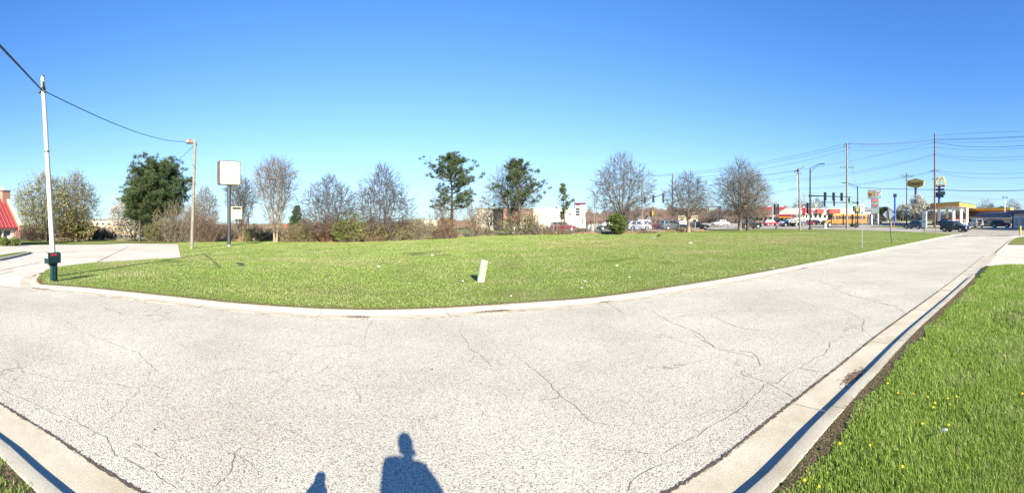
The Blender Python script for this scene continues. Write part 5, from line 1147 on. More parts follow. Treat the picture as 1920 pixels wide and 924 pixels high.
def bus(loc, heading, label, L=10.8):
    r = thing('school_bus', label, 'bus', loc, heading, 'school buses'); h2 = 1.2; hl = L/2
    m = MB(); m.prism([(-hl, .75), (-hl, 2.55), (-hl+.2, 2.95), (hl-2.0, 2.95), (hl-1.75, 2.7), (hl-1.55, 1.75), (hl-1.5, .75)], -h2, h2); m.build('body', 'bus_yellow_shaded', r, bevel=.1)
    m = MB(); m.prism([(hl-1.56, .7), (hl-1.56, 1.7), (hl-.25, 1.5), (hl, 1.25), (hl, .65)], -1.0, 1.0); m.build('hood', 'bus_yellow_shaded', r, bevel=.1)
    MB().box((-.8, 0, 2.99), (L-2.4, 2.1, .08)).build('roof_panel', 'bus_yellow_lit', r, bevel=.03)
    MB().box((-hl-.012, 0, 1.85), (.03, 2.2, 1.9)).build('rear_panel', 'bus_yellow_lit', r)
    for y in (-.62, .62):
        MB().box((-hl-.04, y, 2.35), (.03, .55, .5)).build('rear_window', 'bus_glass', r); MB().box((-hl-.04, y, 1.6), (.03, .45, .4)).build('rear_window', 'bus_glass', r)
        MB().box((-hl-.04, y*1.5, 2.72), (.04, .2, .14)).build('taillight', 'lamp_red', r)
    MB().box((-hl-.05, 0, 1.95), (.03, .6, 1.3)).build('rear_door', 'bus_yellow_lit', r)
    for i in range(11):
        for s_ in (-1, 1): MB().box((-hl+.75+i*.72, s_*(h2+.003), 2.18), (.62, .02, .64)).build('side_window', 'bus_glass', r)
    for s_ in (-1, 1):
        for z in (1.05, 1.42, 1.80): MB().box((-.85, s_*(h2+.006), z), (L-1.9, .025, .05)).build('rub_rail', 'black_paint', r)
        MB().box((hl-2.0, s_*(h2+.006), 2.1), (.55, .02, .8)).build('cab_window', 'glass_grey', r); MB().box((hl-.05, s_*.75, 1.15), (.12, .3, .25)).build('headlight', 'lamp_clear', r)
        wheel(r, hl-1.15, s_*.98, .5, .28); wheel(r, -hl+2.7, s_*.98, .5, .34)
        MB().tube((hl-1.15, s_*.75, .62), (hl-1.15, s_*1.03, .62), .62, n=18).build('wheel_arch', 'black_paint', r); MB().tube((-hl+2.7, s_*.8, .62), (-hl+2.7, s_*1.215, .62), .6, n=18).build('wheel_arch', 'black_paint', r)
        MB().box((hl-.55, s_*1.25, 2.0), (.08, .2, .35)).build('mirror', 'black_paint', r)
    MB().box((hl-1.62, 0, 2.25), (.05, 1.9, .75)).build('windscreen', 'bus_glass', r); MB().box((-1.2, 0, .62), (L-3.5, 2.2, .28)).build('skirt', 'black_paint', r); MB().box((hl+.04, 0, .72), (.12, 2.0, .25)).build('front_bumper', 'black_paint', r)
    return r
bus(A(1583, 97, 0), pi-.28, 'yellow school bus turning through the crossing at right')
bb = A(240, 118); bus(bb, .42, 'yellow school bus parked behind the shrubs at left', 9.5)

# ---------------------------------------------------------------- poles, signals, wires at right
def pole(px, by, ty, r0, r1, m, lab, tpx=None, name='utility_pole', group='utility poles at right', d=None, off=.1):
    b = P(px, by, off) if d is None else A(px, d); d = b.xy.length; t = A(tpx or px, d, py=ty)-b
    r = thing(name, lab, 'pole', b, 0, group); mb = MB(); mb.path([Vector((0, 0, -.3)), t*.5, t], [r0, (r0+r1)/2, r1], 10); autosmooth(mb.build('shaft', m, r)); return r, b, t, d
def crossarm(r, t, d, px, py, wpx, m='wood_pole_dark', n=3, tilt=0.0):
    a = (px-960)/F; rt_ = Vector((cos(a), -sin(a), 0)); z = zat(py, d)-r.location.z; c_ = t*(z/t.z); hw = wpx/2/F*d
    up_ = Vector((0, 0, tilt*hw))
    mb = MB(); mb.tube(c_-rt_*hw-up_, c_+rt_*hw+up_, .07, n=4); mb.build('crossarm', m, r)
    for i in range(n):
        f = -1+2*i/(n-1) if n > 1 else 0
        q = c_+rt_*hw*.92*f+up_*f; MB().lathe([(.02, 0), (.055, .06), (.04, .12), (.06, .16), (.02, .24)], 8, tuple(q+Vector((0, 0, .05)))).build('insulator', 'grey_metal', r)
u1, ub1, ut1, ud1 = pole(1588, 428, 268, .24, .15, 'wood_pole_pale', 'pale utility pole in front of the school bus')
crossarm(u1, ut1, ud1, 1588, 314, 26, n=4); crossarm(u1, ut1, ud1, 1588, 276, 13, n=2, tilt=-.3); crossarm(u1, ut1, ud1, 1588, 271, 8, n=2)
u2, ub2, ut2, ud2 = pole(1752.5, 426, 250, .22, .15, 'wood_pole_dark', 'tallest dark brown utility pole beside the arches sign')
crossarm(u2, ut2, ud2, 1753, 320, 18, n=4, tilt=.05); crossarm(u2, ut2, ud2, 1749, 336, 10, n=2)
for py in (267, 289, 290.5, 262): MB().tube(ut2*((zat(py, ud2)-ub2.z)/ut2.z), ut2*((zat(py, ud2)-ub2.z)/ut2.z)+Vector((-.25, .15, 0)), .04, n=5).build('insulator', 'grey_metal', u2)
u3, ub3, ut3, ud3 = pole(1500, 431, 315, .20, .13, 'wood_pole_pale', 'pale pole with transformer arm left of the black mast', tpx=1498)
crossarm(u3, ut3, ud3, 1498, 318, 19, n=3, tilt=.5); MB().tube(ut3*.93+Vector((-.35, -.2, 0)), ut3*.98+Vector((-.35, -.2, 0)), .2, n=10).build('transformer', 'grey_metal', u3); crossarm(u3, ut3, ud3, 1496, 326, 8, n=2)
u4, ub4, ut4, ud4 = pole(1700, 422, 324, .2, .14, 'wood_pole_dark', 'brown utility pole left of the diner sign', d=118)
crossarm(u4, ut4, ud4, 1700, 329, 26, n=6); crossarm(u4, ut4, ud4, 1700, 332, 20, n=4); crossarm(u4, ut4, ud4, 1697, 338, 8, n=2)
u5, ub5, ut5, ud5 = pole(1204, 424, 328, .16, .12, 'wood_pole_pale', 'thin pale pole behind the large round bare tree', d=100)
u6, ub6, ut6, ud6 = pole(1261, 424, 325, .16, .12, 'wood_pole_dark', 'brown pole just left of the smaller round tree', d=95)
pole(1494, 424, 326, .12, .08, 'galvanised', 'slim grey pole beside the transformer pole', d=96)
pole(1449, 420, 370, .15, .12, 'galvanised', 'short grey pole behind the double signal post', d=104)
for px, ty, dd, lab in ((1508, 362, 150, 'distant pole with crossarms beyond the store'), (1693, 377, 190, 'distant pole right of the blue sign')):
    r_, b_, t_, d_ = pole(px, 420, ty, .16, .12, 'wood_pole_pale', lab, d=dd); crossarm(r_, t_, d_, px, ty+6, 12, n=3)
for px, ty, dd, lab in ((1115, 360, 90, 'thin pale pole left of the large round tree'), (1119, 363, 86, 'second thin pale pole left of the large round tree'), (1077, 372, 90, 'dark thin lamp pole left of the shopping plaza sign'), (466, 398, 70, 'thin lamp post behind the brush right of the blank sign'), (1008, 400, 74, 'thin post right of the crooked pine'), (1365, 402, 86, 'slim black post left of the twin trunks')):
    pole(px, 430, ty, .07, .06, 'wood_pole_pale' if 'pale' in lab else 'black_metal', lab, d=dd, group='thin posts beyond the fence')
# off-frame pole whose shadow crosses the street's mouth
u7 = thing('utility_pole', 'utility pole beyond the right edge throwing its shadow over the street mouth', 'pole', (53.6, 13.0, .1)); MB().path([(0, 0, -.3), (0, 0, 16)], [.24, .16], 10).build('shaft', 'wood_pole_dark', u7)
RP = A(1975, 78, py=262)
def W(lab, a, b_, r=.022, sag=.5, m='thin_cable'):
    wire('power_line', lab, [A(*a[:2], py=a[2]), A(*b_[:2], py=b_[2])], r, m, 'power lines at right', sag, 16)
# right of the tall pole
for i, (y0, y1, sg_) in enumerate(((254, 245, 0), (261, 252, .2), (262.5, 254, .2), (266, 260, .3), (267, 264, .8), (276, 270, .6), (288, 285, .7), (290.5, 288, .9), (320, 319, .5), (322, 323, .9))):
    W(['top', 'second', 'third', 'fourth', 'fifth', 'sixth', 'seventh', 'eighth', 'ninth', 'tenth'][i] + ' wire from the top leading right from the tall brown pole', (1753, ud2, y0), (1985, ud2*.8, y1), .022 if i not in (1, 4) else .035, sg_*1.5)
# between tall pole and the pale one
for i, (y0, y1, sg_) in enumerate(((254, 269, .9), (261, 268, .6), (262.5, 270, .6), (267, 274, .5), (276, 281, .4))):
    W(['top', 'second', 'third', 'fourth', 'fifth'][i] + ' wire between the tall brown pole and the pale pole', (1753, ud2, y0), (1588, ud1, y1), .022 if i != 1 else .03, sg_)
for i, (y0, y1, px1, dd, sg_) in enumerate(((267, 338, 1330, 105, 1.5), (288, 337, 1460, 96, 1.2), (290.5, 341, 1460, 96, 1.2), (320, 353, 1480, 110, 1.0), (322, 356, 1480, 110, 1.0))):
    W(['highest', 'second', 'third', 'fourth', 'lowest'][i] + ' slanting wire running down left from the tall brown pole', (1753, ud2, y0), (px1, dd, y1), .022, sg_)
for i, (y0, y1, px1, dd, sg_) in enumerate(((269, 328, 1204, 100, 1.6), (274, 331, 1204, 100, 1.6), (281, 334, 1261, 95, 1.4))):
    W(['upper', 'middle', 'lower'][i] + ' wire running left from the pale pole to the thin poles', (1588, ud1, y0), (px1, dd, y1), .024, sg_)
for i, (a, b_, sg_) in enumerate((((1204, 100, 329), (1261, 95, 327), .2), ((1261, 95, 330), (1498, ud3, 319), 1.0), ((1261, 95, 345), (1498, ud3, 328), 1.0), ((1204, 100, 352), (1261, 95, 340), .2), ((1498, ud3, 352), (1330, 108, 366), .8), ((1498, ud3, 362), (1588, ud1, 350), .4), ((1498, ud3, 366), (1588, ud1, 355), .4))):
    W('short connecting wire ' + ['between the two thin poles', 'reaching the transformer pole arm', 'below the transformer pole arm', 'low between the two thin poles', 'low and left of the transformer pole', 'upper low line into the pale pole', 'lower low line into the pale pole'][i], a, b_, .018, sg_)
W('heavy dark cable crossing low from the far mast to the right edge', (1606, 92, 351), (1760, 80, 355.5), .045, .15, 'cable'); W('continuation of the heavy dark cable past the tall pole', (1760, 80, 355.5), (1985, 72, 353), .05, .4, 'cable')
W('faint wire below the heavy cable left part', (1480, 120, 372), (1700, 118, 366), .02, .8); W('faint wire below the heavy cable right part', (1760, 118, 364), (1985, 110, 370), .02, .8); W('lowest faint wire at the right edge', (1700, 118, 366), (1985, 110, 376), .02, .5)
W('guy wire dropping right from the pale pole', (1590, ud1, 282), (1606, 92, 351), .014, 0)

def signal(parent_group, loc, rz, label, secs=3, body='black_metal', s=1.0, name='traffic_signal', group=None):
    r = thing(name, label, 'traffic light', loc, rz, group); H = .36*secs*s
    MB().box((0, 0, 0), (.34*s, .22*s, H)).build('housing', body, r, bevel=.03)
    for i in range(secs):
        z = H/2-.18*s-i*.36*s; le = ['lens_red', 'lens_amber', 'lens_green', 'lens_amber', 'lens_green'][i]
        MB().tube((0, -.11*s, z), (0, -.13*s, z), .14*s, n=14).build('lens', le, r); m_ = MB()
        vs = []; n = 10
        for y in (-.11*s, -.36*s):
            for k_ in range(n+1): a = -.25+(pi+.5)*k_/n; vs.append((.155*s*cos(a), y, z+.155*s*sin(a)))
        m_.add(vs, [(k_, k_+1, n+2+k_, n+1+k_) for k_ in range(n)]); m_.build('visor', body, r)
    return r
def mast(px, by, ty, lum_px, arm_y, arm_px, lab, d=None, heads=(), back=False):
    b = P(px, by, .1) if d is None else A(px, d); d = b.xy.length; a = (px-960)/F; rt_ = Vector((cos(a), -sin(a), 0)); H = zat(ty, d)-b.z
    r = thing('signal_mast', lab, 'signal mast', b, 0, 'signal masts at the crossing')
    MB().path([(0, 0, 0), (0, 0, H)], [.18, .11], 12).build('pole', 'black_metal', r); MB().lathe([(.32, 0), (.32, .12), (.2, .35)], 12).build('base', 'black_metal', r)
    if lum_px:
        L = (lum_px-px)/F*d; s_ = 1 if L > 0 else -1
        for dz in (0, -.8): MB().path([Vector((0, 0, H-.1+dz)) + rt_*(L*.85*t) + Vector((0, 0, (.9-dz*.9)*math.sin(t*pi/2))) for t in (0, .2, .4, .6, .8, 1.0)], .045, 6).build('lamp_arm', 'grey_metal', r)
        c_ = Vector((0, 0, H+.75)) + rt_*(L*.92); m_ = MB(); m_.box(c_, (.75, .3, .16), -a); m_.build('street_lamp', 'grey_metal', r, bevel=.05)
    z = zat(arm_y[0], d)-b.z; L = (arm_px-px)/F*d; z1 = zat(arm_y[1], d)-b.z
    MB().path([Vector((0, 0, z)), Vector((0, 0, z1))+rt_*L], [.11, .06], 8).build('mast_arm', 'black_metal', r); MB().box((0, 0, z), (.4, .4, .45)).build('clamp', 'black_metal', r)
    return r, b, d, rt_
mr, mb_, md, mrt = mast(1519, 430, 315, 1545, (367, 369), 1597, 'large black signal mast with street lamp left of the pale pole')
mast(1608, 424, 349, 1579, (380, 379), 1538, 'farther black signal mast with lamp behind the pale pole', d=94)
mast(1178, 430, 368, None, (384, 363), 1247, 'signal mast reaching out behind the large round tree', d=84)
mast(1350, 424, 386, None, (388, 386), 1296, 'far signal mast with three yellow signal heads', d=130)
GS = 'traffic signals at the crossing'
for px, py, dd, rz, lab, secs, body, s_ in [
    (1547, 368, md-.4, 2.2, 'left signal head on the near mast arm', 3, 'black_metal', 1.35), (1563, 368.5, md-.4, 2.2, 'middle signal head on the near mast arm', 3, 'black_metal', 1.35), (1578, 369, md-.4, 2.2, 'right signal head on the near mast arm', 3, 'black_metal', 1.35),
    (1546, 381, 93.5, 2.4, 'left signal head on the farther mast arm', 3, 'black_metal', 1.2), (1564, 380.5, 93.5, 2.4, 'middle signal head on the farther mast arm', 3, 'black_metal', 1.2), (1592, 376, 93.5, 2.4, 'signal head near the green street sign', 3, 'black_metal', 1.2),
    (1209, 375, 83.5, 2.8, 'left signal head above the white crossover', 3, 'black_metal', 1.2), (1225, 372.5, 83.5, 2.8, 'middle signal head above the white crossover', 3, 'black_metal', 1.4), (1243.5, 371, 83.5, 2.8, 'largest signal head at the arm tip over the dark red sedan', 5, 'black_metal', 1.1),
    (1300, 389, 129.5, -.5, 'left yellow signal head far behind the smaller round tree', 3, 'signal_yellow', 1.3), (1314, 388.5, 129.5, -.5, 'middle yellow signal head far behind', 3, 'signal_yellow', 1.1), (1328.5, 391, 129.5, -.5, 'right yellow signal head far behind', 3, 'signal_yellow', 1.4),
    (1452, 392, 82.6, 1.9, 'left dark signal head on the double post', 5, 'black_metal', 1.15), (1459, 392, 82.6, 2.6, 'right dark signal head on the double post', 5, 'black_metal', 1.15), (1514, 390, md-.3, 2.0, 'tall dark signal head left of the near mast', 5, 'black_metal', 1.05),
    (1529, 385, 112, .8, 'single far yellow signal head by the near mast', 3, 'signal_yellow', 1.0), (1601, 391.5, 88.8, 2.0, 'black signal head on the post by the bus rear, left', 3, 'black_metal', 1.0), (1606.5, 391.5, 89, .8, 'yellow signal head on the post by the bus rear', 3, 'signal_yellow', 1.1),
    (1220, 401, 92.6, -.3, 'black pedestal signal left of its yellow twin', 3, 'black_metal', 1.2), (1223.5, 400, 92.4, .6, 'yellow pedestal signal above the dark red sedan', 3, 'signal_yellow', .95)]:
    signal(None, A(px, dd, py=py), rz-((px-960)/F)+.6 if False else rz, lab, secs, body, s_, group=GS)
for px, by, ty, dd, lab in ((1455.5, 431, 379, 83, 'grey post carrying two tall signal heads'), (1604, 430, 386, 89, 'black post carrying signals by the school bus rear'), (1222, 426, 394, 93, 'post with pedestal signals behind the waiting cars')):
    r_, b_, t_, d_ = pole(px, by, ty, .07, .06, 'grey_metal' if 'grey' in lab else 'black_metal', lab, name='signal_post', group='signal posts', d=dd)
    MB().lathe([(.22, 0), (.2, .2), (.1, .4)], 10).build('base', 'black_metal', r_)
    if 'two tall' in lab: a = (px-960)/F; MB().box(Vector((0, -.1, zat(409.5, dd)-b_.z)), (.7, .3, .75), -a).build('control_box', 'grey_metal', r_)
q = A(1595, 93.3, py=380); ss = thing('street_name_sign', 'small green street name sign on the farther mast arm', 'sign', q, -.8); MB().box((0, 0, 0), (1.3, .04, .5)).build('panel', 'green_sign', ss); MB().box((0, -.025, 0), (.9, .01, .12)).build('faded_print', 'white_plain', ss)

# street signs on the lawn
b = P(1617, 464, .12); d = b.xy.length; a = (1617-960)/F
s1 = thing('sign_post', 'tall square-tube post with small white traffic plates on the lawn', 'sign', b, -a)
MB().box((0, 0, (zat(374, d)-b.z)/2), (.07, .07, zat(374, d)-b.z)).build('post', 'galvanised', s1)
MB().box((0, -.045, zat(389, d)-b.z), (.30, .012, .58)).build('plate', 'white_plain', s1); MB().box((0, -.045, zat(399, d)-b.z), (.28, .012, .26)).build('plate', 'white_plain', s1)
text('SPEED', .085, 'black_paint', s1, (0, -.056, zat(385.5, d)-b.z), (pi/2, 0, 0), ext=.003); text('LIMIT', .085, 'black_paint', s1, (0, -.056, zat(388, d)-b.z), (pi/2, 0, 0), ext=.003); MB().box((0, -.056, zat(398.5, d)-b.z), (.16, .006, .09)).build('print', 'black_paint', s1)
b = P(1672, 454, .12); d = b.xy.length; a = (1672-960)/F
s2 = thing('diamond_sign', 'grey back of a diamond-shaped warning sign on a leaning post', 'sign', b, -a); h_ = zat(390, d)-b.z; lean = -(1672-1665)/F*d
MB().tube((0, 0, -.1), (lean, 0, h_+.05), .035, n=6).build('post', 'black_metal', s2); c_ = Vector((lean*.83, .05, zat(402, d)-b.z)); R0 = 11.5/F*d
m = MB(); m.prism([(c_.x-R0, c_.z), (c_.x, c_.z-R0*1.02), (c_.x+R0, c_.z), (c_.x, c_.z+R0*1.02)], .04, .055); m.build('plate', 'sign_back', s2)
b = P(1733.5, 434.5, .12); d = b.xy.length; a = (1733-960)/F
s3 = thing('white_post_sign', 'tall narrow white sign board on a short wooden post', 'sign', b, -a-.35)
MB().box((0, 0, .4), (.14, .14, .8)).build('post', 'wood_pole_pale', s3); z0, z1 = zat(426.5, d)-b.z, zat(396, d)-b.z; MB().box((0, 0, (z0+z1)/2), (.66, .34, z1-z0)).build('board', 'white_plain', s3, bevel=.02)
for py, w_ in ((405, .38), (408, .38), (415, .3)): MB().box((.05, -.175, zat(py, d)-b.z), (w_, .01, .08 if py < 412 else .16)).build('print', 'wall_grey' if py < 412 else 'black_paint', s3)
r_, b_, t_, d_ = pole(1754.5, 433, 392, .03, .03, 'black_metal', 'thin dark post with small round marker near the lawn corner', name='marker_post', group=None); MB().tube((0, -.04, t_.z*.93), (0, -.06, t_.z*.93), .12, n=12).build('disc', 'white_plain', r_)
b = P(1548, 429.5, .1); s4 = thing('utility_cabinet', 'pale green utility cabinet in front of the school bus', 'cabinet', b, -.7); d = b.xy.length; MB().box((0, 0, (zat(419.5, d)-b.z)/2), (.5, .45, zat(419.5, d)-b.z)).build('body', 'boxgreen', s4, bevel=.03); MB().box((0, 0, zat(419.5, d)-b.z+.02), (.56, .5, .05)).build('lid', 'white_plain', s4)
for px, lab in ((1105, 'left pale utility box behind the fence'), (1111, 'right pale utility box behind the fence'), (1128, 'low pale utility box at the fence foot')):
    b = P(px, 432.5 if px < 1120 else 436, .05); s5 = thing('utility_box', lab, 'utility box', b, 0, 'pale utility boxes'); hgt = 1.0 if px < 1120 else .45; MB().box((0, 0, hgt/2), (.36, .3, hgt)).build('body', 'white_plain', s5, bevel=.03); MB().box((0, 0, hgt), (.40, .34, .05)).build('lid', 'fascia_pale', s5)
for px, by, lab in ((1676.5, 423, 'orange delineator post across the cross road'), (1671, 423, 'pale delineator post beside the orange one')):
    b = A(px, 100, .0); o = MB().lathe([(.13, 0), (.13, .05), (.05, .08), (.05, 1.05), (.02, 1.1)], 10).build('delineator_post', 'orange_plastic' if 'orange d' in lab else 'white_plain'); o.location = b; tag(o, lab, 'bollard')
b = P(1913, 439, .12); bo = thing('bollard', 'yellow steel bollard at the grass edge by the right frame edge', 'bollard', b); MB().lathe([(.13, -.1), (.13, 1.0), (.10, 1.07), (.02, 1.1)], 16).build('pipe', 'yellow_paint', bo); MB().lathe([(.132, .8), (.132, .86)], 16).build('band', 'fascia_yellow', bo)
# twin head lamp post
b = A(1884, 100, .05); d = 100; a = (1884-960)/F; l2 = thing('lamp_post', 'white twin-head lamp post on a green concrete base', 'lamp post', b, -a)
MB().lathe([(.32, -.1), (.32, .75), (.25, .8)], 12).build('base', 'boxgreen', l2); MB().path([(0, 0, .7), (0, 0, zat(371, d)-b.z)], [.1, .08], 8).build('shaft', 'white_plain', l2)
for s_ in (-1, 1): MB().box((s_*.42, 0, zat(370, d)-b.z), (.55, .35, .2)).build('lamp_head', 'grey_metal', l2, bevel=.03)
l3 = thing('lamp_post', 'slim distant lamp post between price sign and blue sign', 'lamp post', A(1665, 160)); MB().path([(0, 0, 0), (0, 0, zat(379, 160))], [.09, .07], 6).build('shaft', 'white_plain', l3); MB().box((.3, 0, zat(379, 160)), (.8, .4, .2)).build('lamp_head', 'grey_metal', l3)

# ---------------------------------------------------------------- roadside signs
# diner sign
d = 150; a = (1716.5-960)/F; dn = thing('diner_sign', 'yellow hexagonal diner sign with dark red lettering on a dark pole', 'sign', A(1717, d, 0), -a-.25); z = zat(343.5, d); k = d/F
m = MB(); m.prism([(-16.5*k, z-4*k), (-14*k, z-6.0*k), (0, z-9*k), (14.5*k, z-5*k), (17*k, z+4.5*k), (0, z+9*k), (-16.5*k, z+4.2*k)], -.4, .4); m.build('panel', 'sign_yellow', dn)
text("Denny's", 9.4*k, 'sign_maroon', dn, (0, -.42, z-.1), (pi/2, 0, 0), 'lettering', .02, sx=.92, bold=.035)
MB().tube((0, 0, 0), (0, 0, z-8*k), .45, n=10).build('pole', 'navy_paint', dn)
# price sign
d = 125; k = d/F; a = (1640-960)/F; ps = thing('price_sign', 'grey fuel price sign with shell emblem panel on top', 'sign', A(1640, d, 0), -a-.12)
def Z(py): return zat(py, d)
def X(px): return (px-1640)*k
MB().box(((X(1633)+X(1648))/2, 0, (Z(372)+Z(400))/2), (15*k, .6, Z(372)-Z(400))).build('column', 'sign_back', ps); MB().box(((X(1627)+X(1640))/2, 0, (Z(356)+Z(373))/2), (13*k, .7, 17*k)).build('emblem_panel', 'sign_back', ps)
MB().box(((X(1640)+X(1653))/2, -.05, (Z(355)+Z(371))/2), (13*k, .7, 16*k)).build('store_panel', 'boxgreen', ps)
def shell(cx, cz, R, y, nm, m_, parent):
    pts = [(cx-R*.30, cz-R*.95), (cx+R*.30, cz-R*.95), (cx+R*.42, cz-R*.62)]
    for i in range(8):
        for kk in (0, 1):
            an = -.35+(pi+.7)*(i+kk*.5)/7.5; rr = R*(1.0 if kk else .92); pts.append((cx+rr*cos(an), cz+rr*.98*sin(an)))
    pts.append((cx-R*.42, cz-R*.62)); mm = MB(); mm.prism(pts, y, y+.03); mm.build(nm, m_, parent)
shell(X(1633), Z(363.7), 5.6*k, -.40, 'emblem_rim', 'fascia_red', ps); shell(X(1633), Z(363.7), 4.8*k, -.43, 'emblem', 'sign_yellow', ps)
for i in range(5): an = .5+.53*i; MB().tube((X(1633), -.435, Z(367.5)), (X(1633)+3.9*k*cos(an), -.435, Z(364.5)+3.2*k*sin(an)), .05, n=4).build('emblem_rib', 'fascia_red', ps)
MB().tube((X(1646.5), -.41, Z(363)), (X(1646.5), -.44, Z(363)), 5.3*k, n=24).build('round_emblem', 'white_plain', ps); MB().tube((X(1646.5), -.44, Z(363)), (X(1646.5), -.455, Z(363)), 4.7*k, n=24).build('round_emblem', 'fascia_pale', ps)
text('CIRCLE', 2.6*k, 'fascia_red', ps, (X(1646.5), -.47, Z(361)), (pi/2, 0, 0), ext=.01, bold=.01); text('K', 5.5*k, 'fascia_red', ps, (X(1646.5), -.47, Z(365)), (pi/2, 0, 0), ext=.01, bold=.02)
for py, hh_, m_, body, tcol in ((376, 5.5, 'price_red', '3.59', 'white_plain'), (381.3, 3.8, 'price_green', '3.99', 'white_plain'), (385, 2.8, 'price_red', '4.19', 'white_plain')):
    x0 = X(1640) if 'green' not in m_ else X(1642.5); MB().box((x0, -.31, Z(py)), ((11 if 'green' not in m_ else 6.5)*k, .03, hh_*k*.95)).build('price_panel', m_, ps); text(body, hh_*k*.85, tcol, ps, (x0, -.335, Z(py)), (pi/2, 0, 0), 'price', .01)
MB().box((X(1640), -.31, Z(388.5)), (9*k, .03, .9*k)).build('print', 'navy_paint', ps); MB().box((X(1640), -.31, Z(395)), (12*k, .03, 8*k)).build('lower_panel', 'boxgreen', ps)
for px in (1634.5, 1646.5): MB().tube((X(px), 0, 0), (X(px), 0, Z(399)), .18, n=8).build('post', 'white_plain', ps)
# blue pole sign
d = 170; k = d/F; a = (1678-960)/F; bs = thing('blue_pole_sign', 'small dark blue square sign on a tall blue pole', 'sign', A(1678, d, 0), -a); MB().box((0, 0, zat(366.5, d)), (6.5*k, .7, 6.5*k)).build('panel', 'navy_paint', bs); MB().tube((0, 0, 0), (0, 0, zat(369, d)), .42, n=10).build('pole', 'blue_paint', bs)
# arches sign
d = 175; k = d/F; a = (1764-960)/F; ar = thing('arches_sign', 'golden arches sign above a red bar on a blue pole', 'sign', A(1763, d, 0), -a-.15)
def Xa(px): return (px-1763)*k
for x0 in (1759.2, 1767.3): MB().path([((Xa(x0)+ -4.0*k*cos(t)), 0, zat(347, d)+14*k*abs(sin(t))**.62) for t in [pi*i/20 for i in range(21)]], .32, 6).build('arch', 'arch_yellow', ar)
MB().box((Xa(1762.5), 0, zat(348.5, d)), (18*k, 1.2, 3.4*k)).build('red_bar', 'sign_maroon', ar); text("McDonald's", 2.6*k, 'white_plain', ar, (Xa(1762.5), -.62, zat(348.5, d)), (pi/2, 0, 0), ext=.01)
MB().box((Xa(1762), 0, zat(355.5, d)), (17*k, 1.2, 3.8*k)).build('dark_panel', 'grey_metal', ar); MB().box((Xa(1761), 0, zat(365, d)), (17*k, 1.4, 9.5*k)).build('message_board', 'navy_paint', ar); MB().box((Xa(1764), -.75, zat(363, d)), (11*k, .1, 4*k)).build('message_panel', 'glass_grey', ar)
MB().box((Xa(1768), .2, zat(362, d)), (8*k, 1.4, 6*k)).build('side_board', 'grey_metal', ar)
MB().tube((Xa(1761), 0, 0), (Xa(1761), 0, zat(350, d)), .55, n=10).build('pole', 'blue_paint', ar)
# plaza sign behind fence, black sign
d = 92; k = d/F; a = (1088-960)/F; pl_ = thing('plaza_sign', 'white pillar sign with dark panels and a red cap', 'sign', A(1088, d, .0), -a-.3)
MB().box((.5, 0, zat(400, d)/1.0-0.2), (.9, 1.1, 2*(zat(383, d)-zat(400, d)))).build('pillar', 'white_plain', pl_); MB().box((.5, 0, 1.0), (1.0, 1.1, 2.2)).build('pillar_base', 'white_plain', pl_)
MB().box((-.45, 0, zat(398, d)), (1.1, .7, zat(383, d)-zat(412, d))).build('panel_frame', 'fascia_pale', pl_); MB().box((0, 0, zat(382, d)), (2.1, 1.2, .35)).build('cap', 'sign_maroon', pl_)
for i, py in enumerate((387, 392, 397, 402, 407)): MB().box((-.45, -.37, zat(py, d)), (.9, .05, .42)).build('tenant_panel', ['sign_back', 'grey_metal', 'navy_paint', 'grey_metal', 'boxgreen'][i], pl_)
bk = thing('black_panel_sign', 'small black panel sign behind the maroon minivan', 'sign', A(1053.5, 88, 0), -.12); MB().box((0, 0, zat(404, 88)), (.75, .3, 1.6)).build('panel', 'black_paint', bk); MB().box((0, 0, zat(415, 88)/1.0), (.3, .2, .9)).build('post', 'black_paint', bk); MB().box((0, 0, zat(415, 88)/2), (.3, .2, zat(415, 88))).build('foot', 'black_paint', bk)
# red price sign far left of mast
d = 125; k = d/F; r3 = thing('red_price_sign', 'dark red store sign with round emblem beyond the crossing', 'sign', A(1507, d, 0), -.7); MB().box((0, 0, zat(393.5, d)), (6*k, .5, 19*k)).build('panel', 'sign_maroon', r3); MB().tube((0, -.26, zat(388, d)), (0, -.30, zat(388, d)), 1.8*k, n=16).build('emblem', 'fascia_pale', r3); MB().tube((0, 0, 0), (0, 0, zat(402, d)), .2, n=8).build('post', 'grey_metal', r3)
for py in (394, 398): MB().box((0, -.27, zat(py, d)), (4*k, .03, 1.6*k)).build('price_panel', 'price_red', r3)
# stop-like red tag left
rt0 = A(535, 100, py=423); r4 = thing('red_tag_sign', 'small red sign glimpsed through the brush at left', 'sign', A(535, 100), .5); MB().box((0, 0, rt0.z-r4.location.z), (.8, .05, .8)).build('panel', 'fascia_red', r4); MB().tube((0, .05, 0), (0, .05, rt0.z-r4.location.z), .04, n=6).build('post', 'grey_metal', r4)

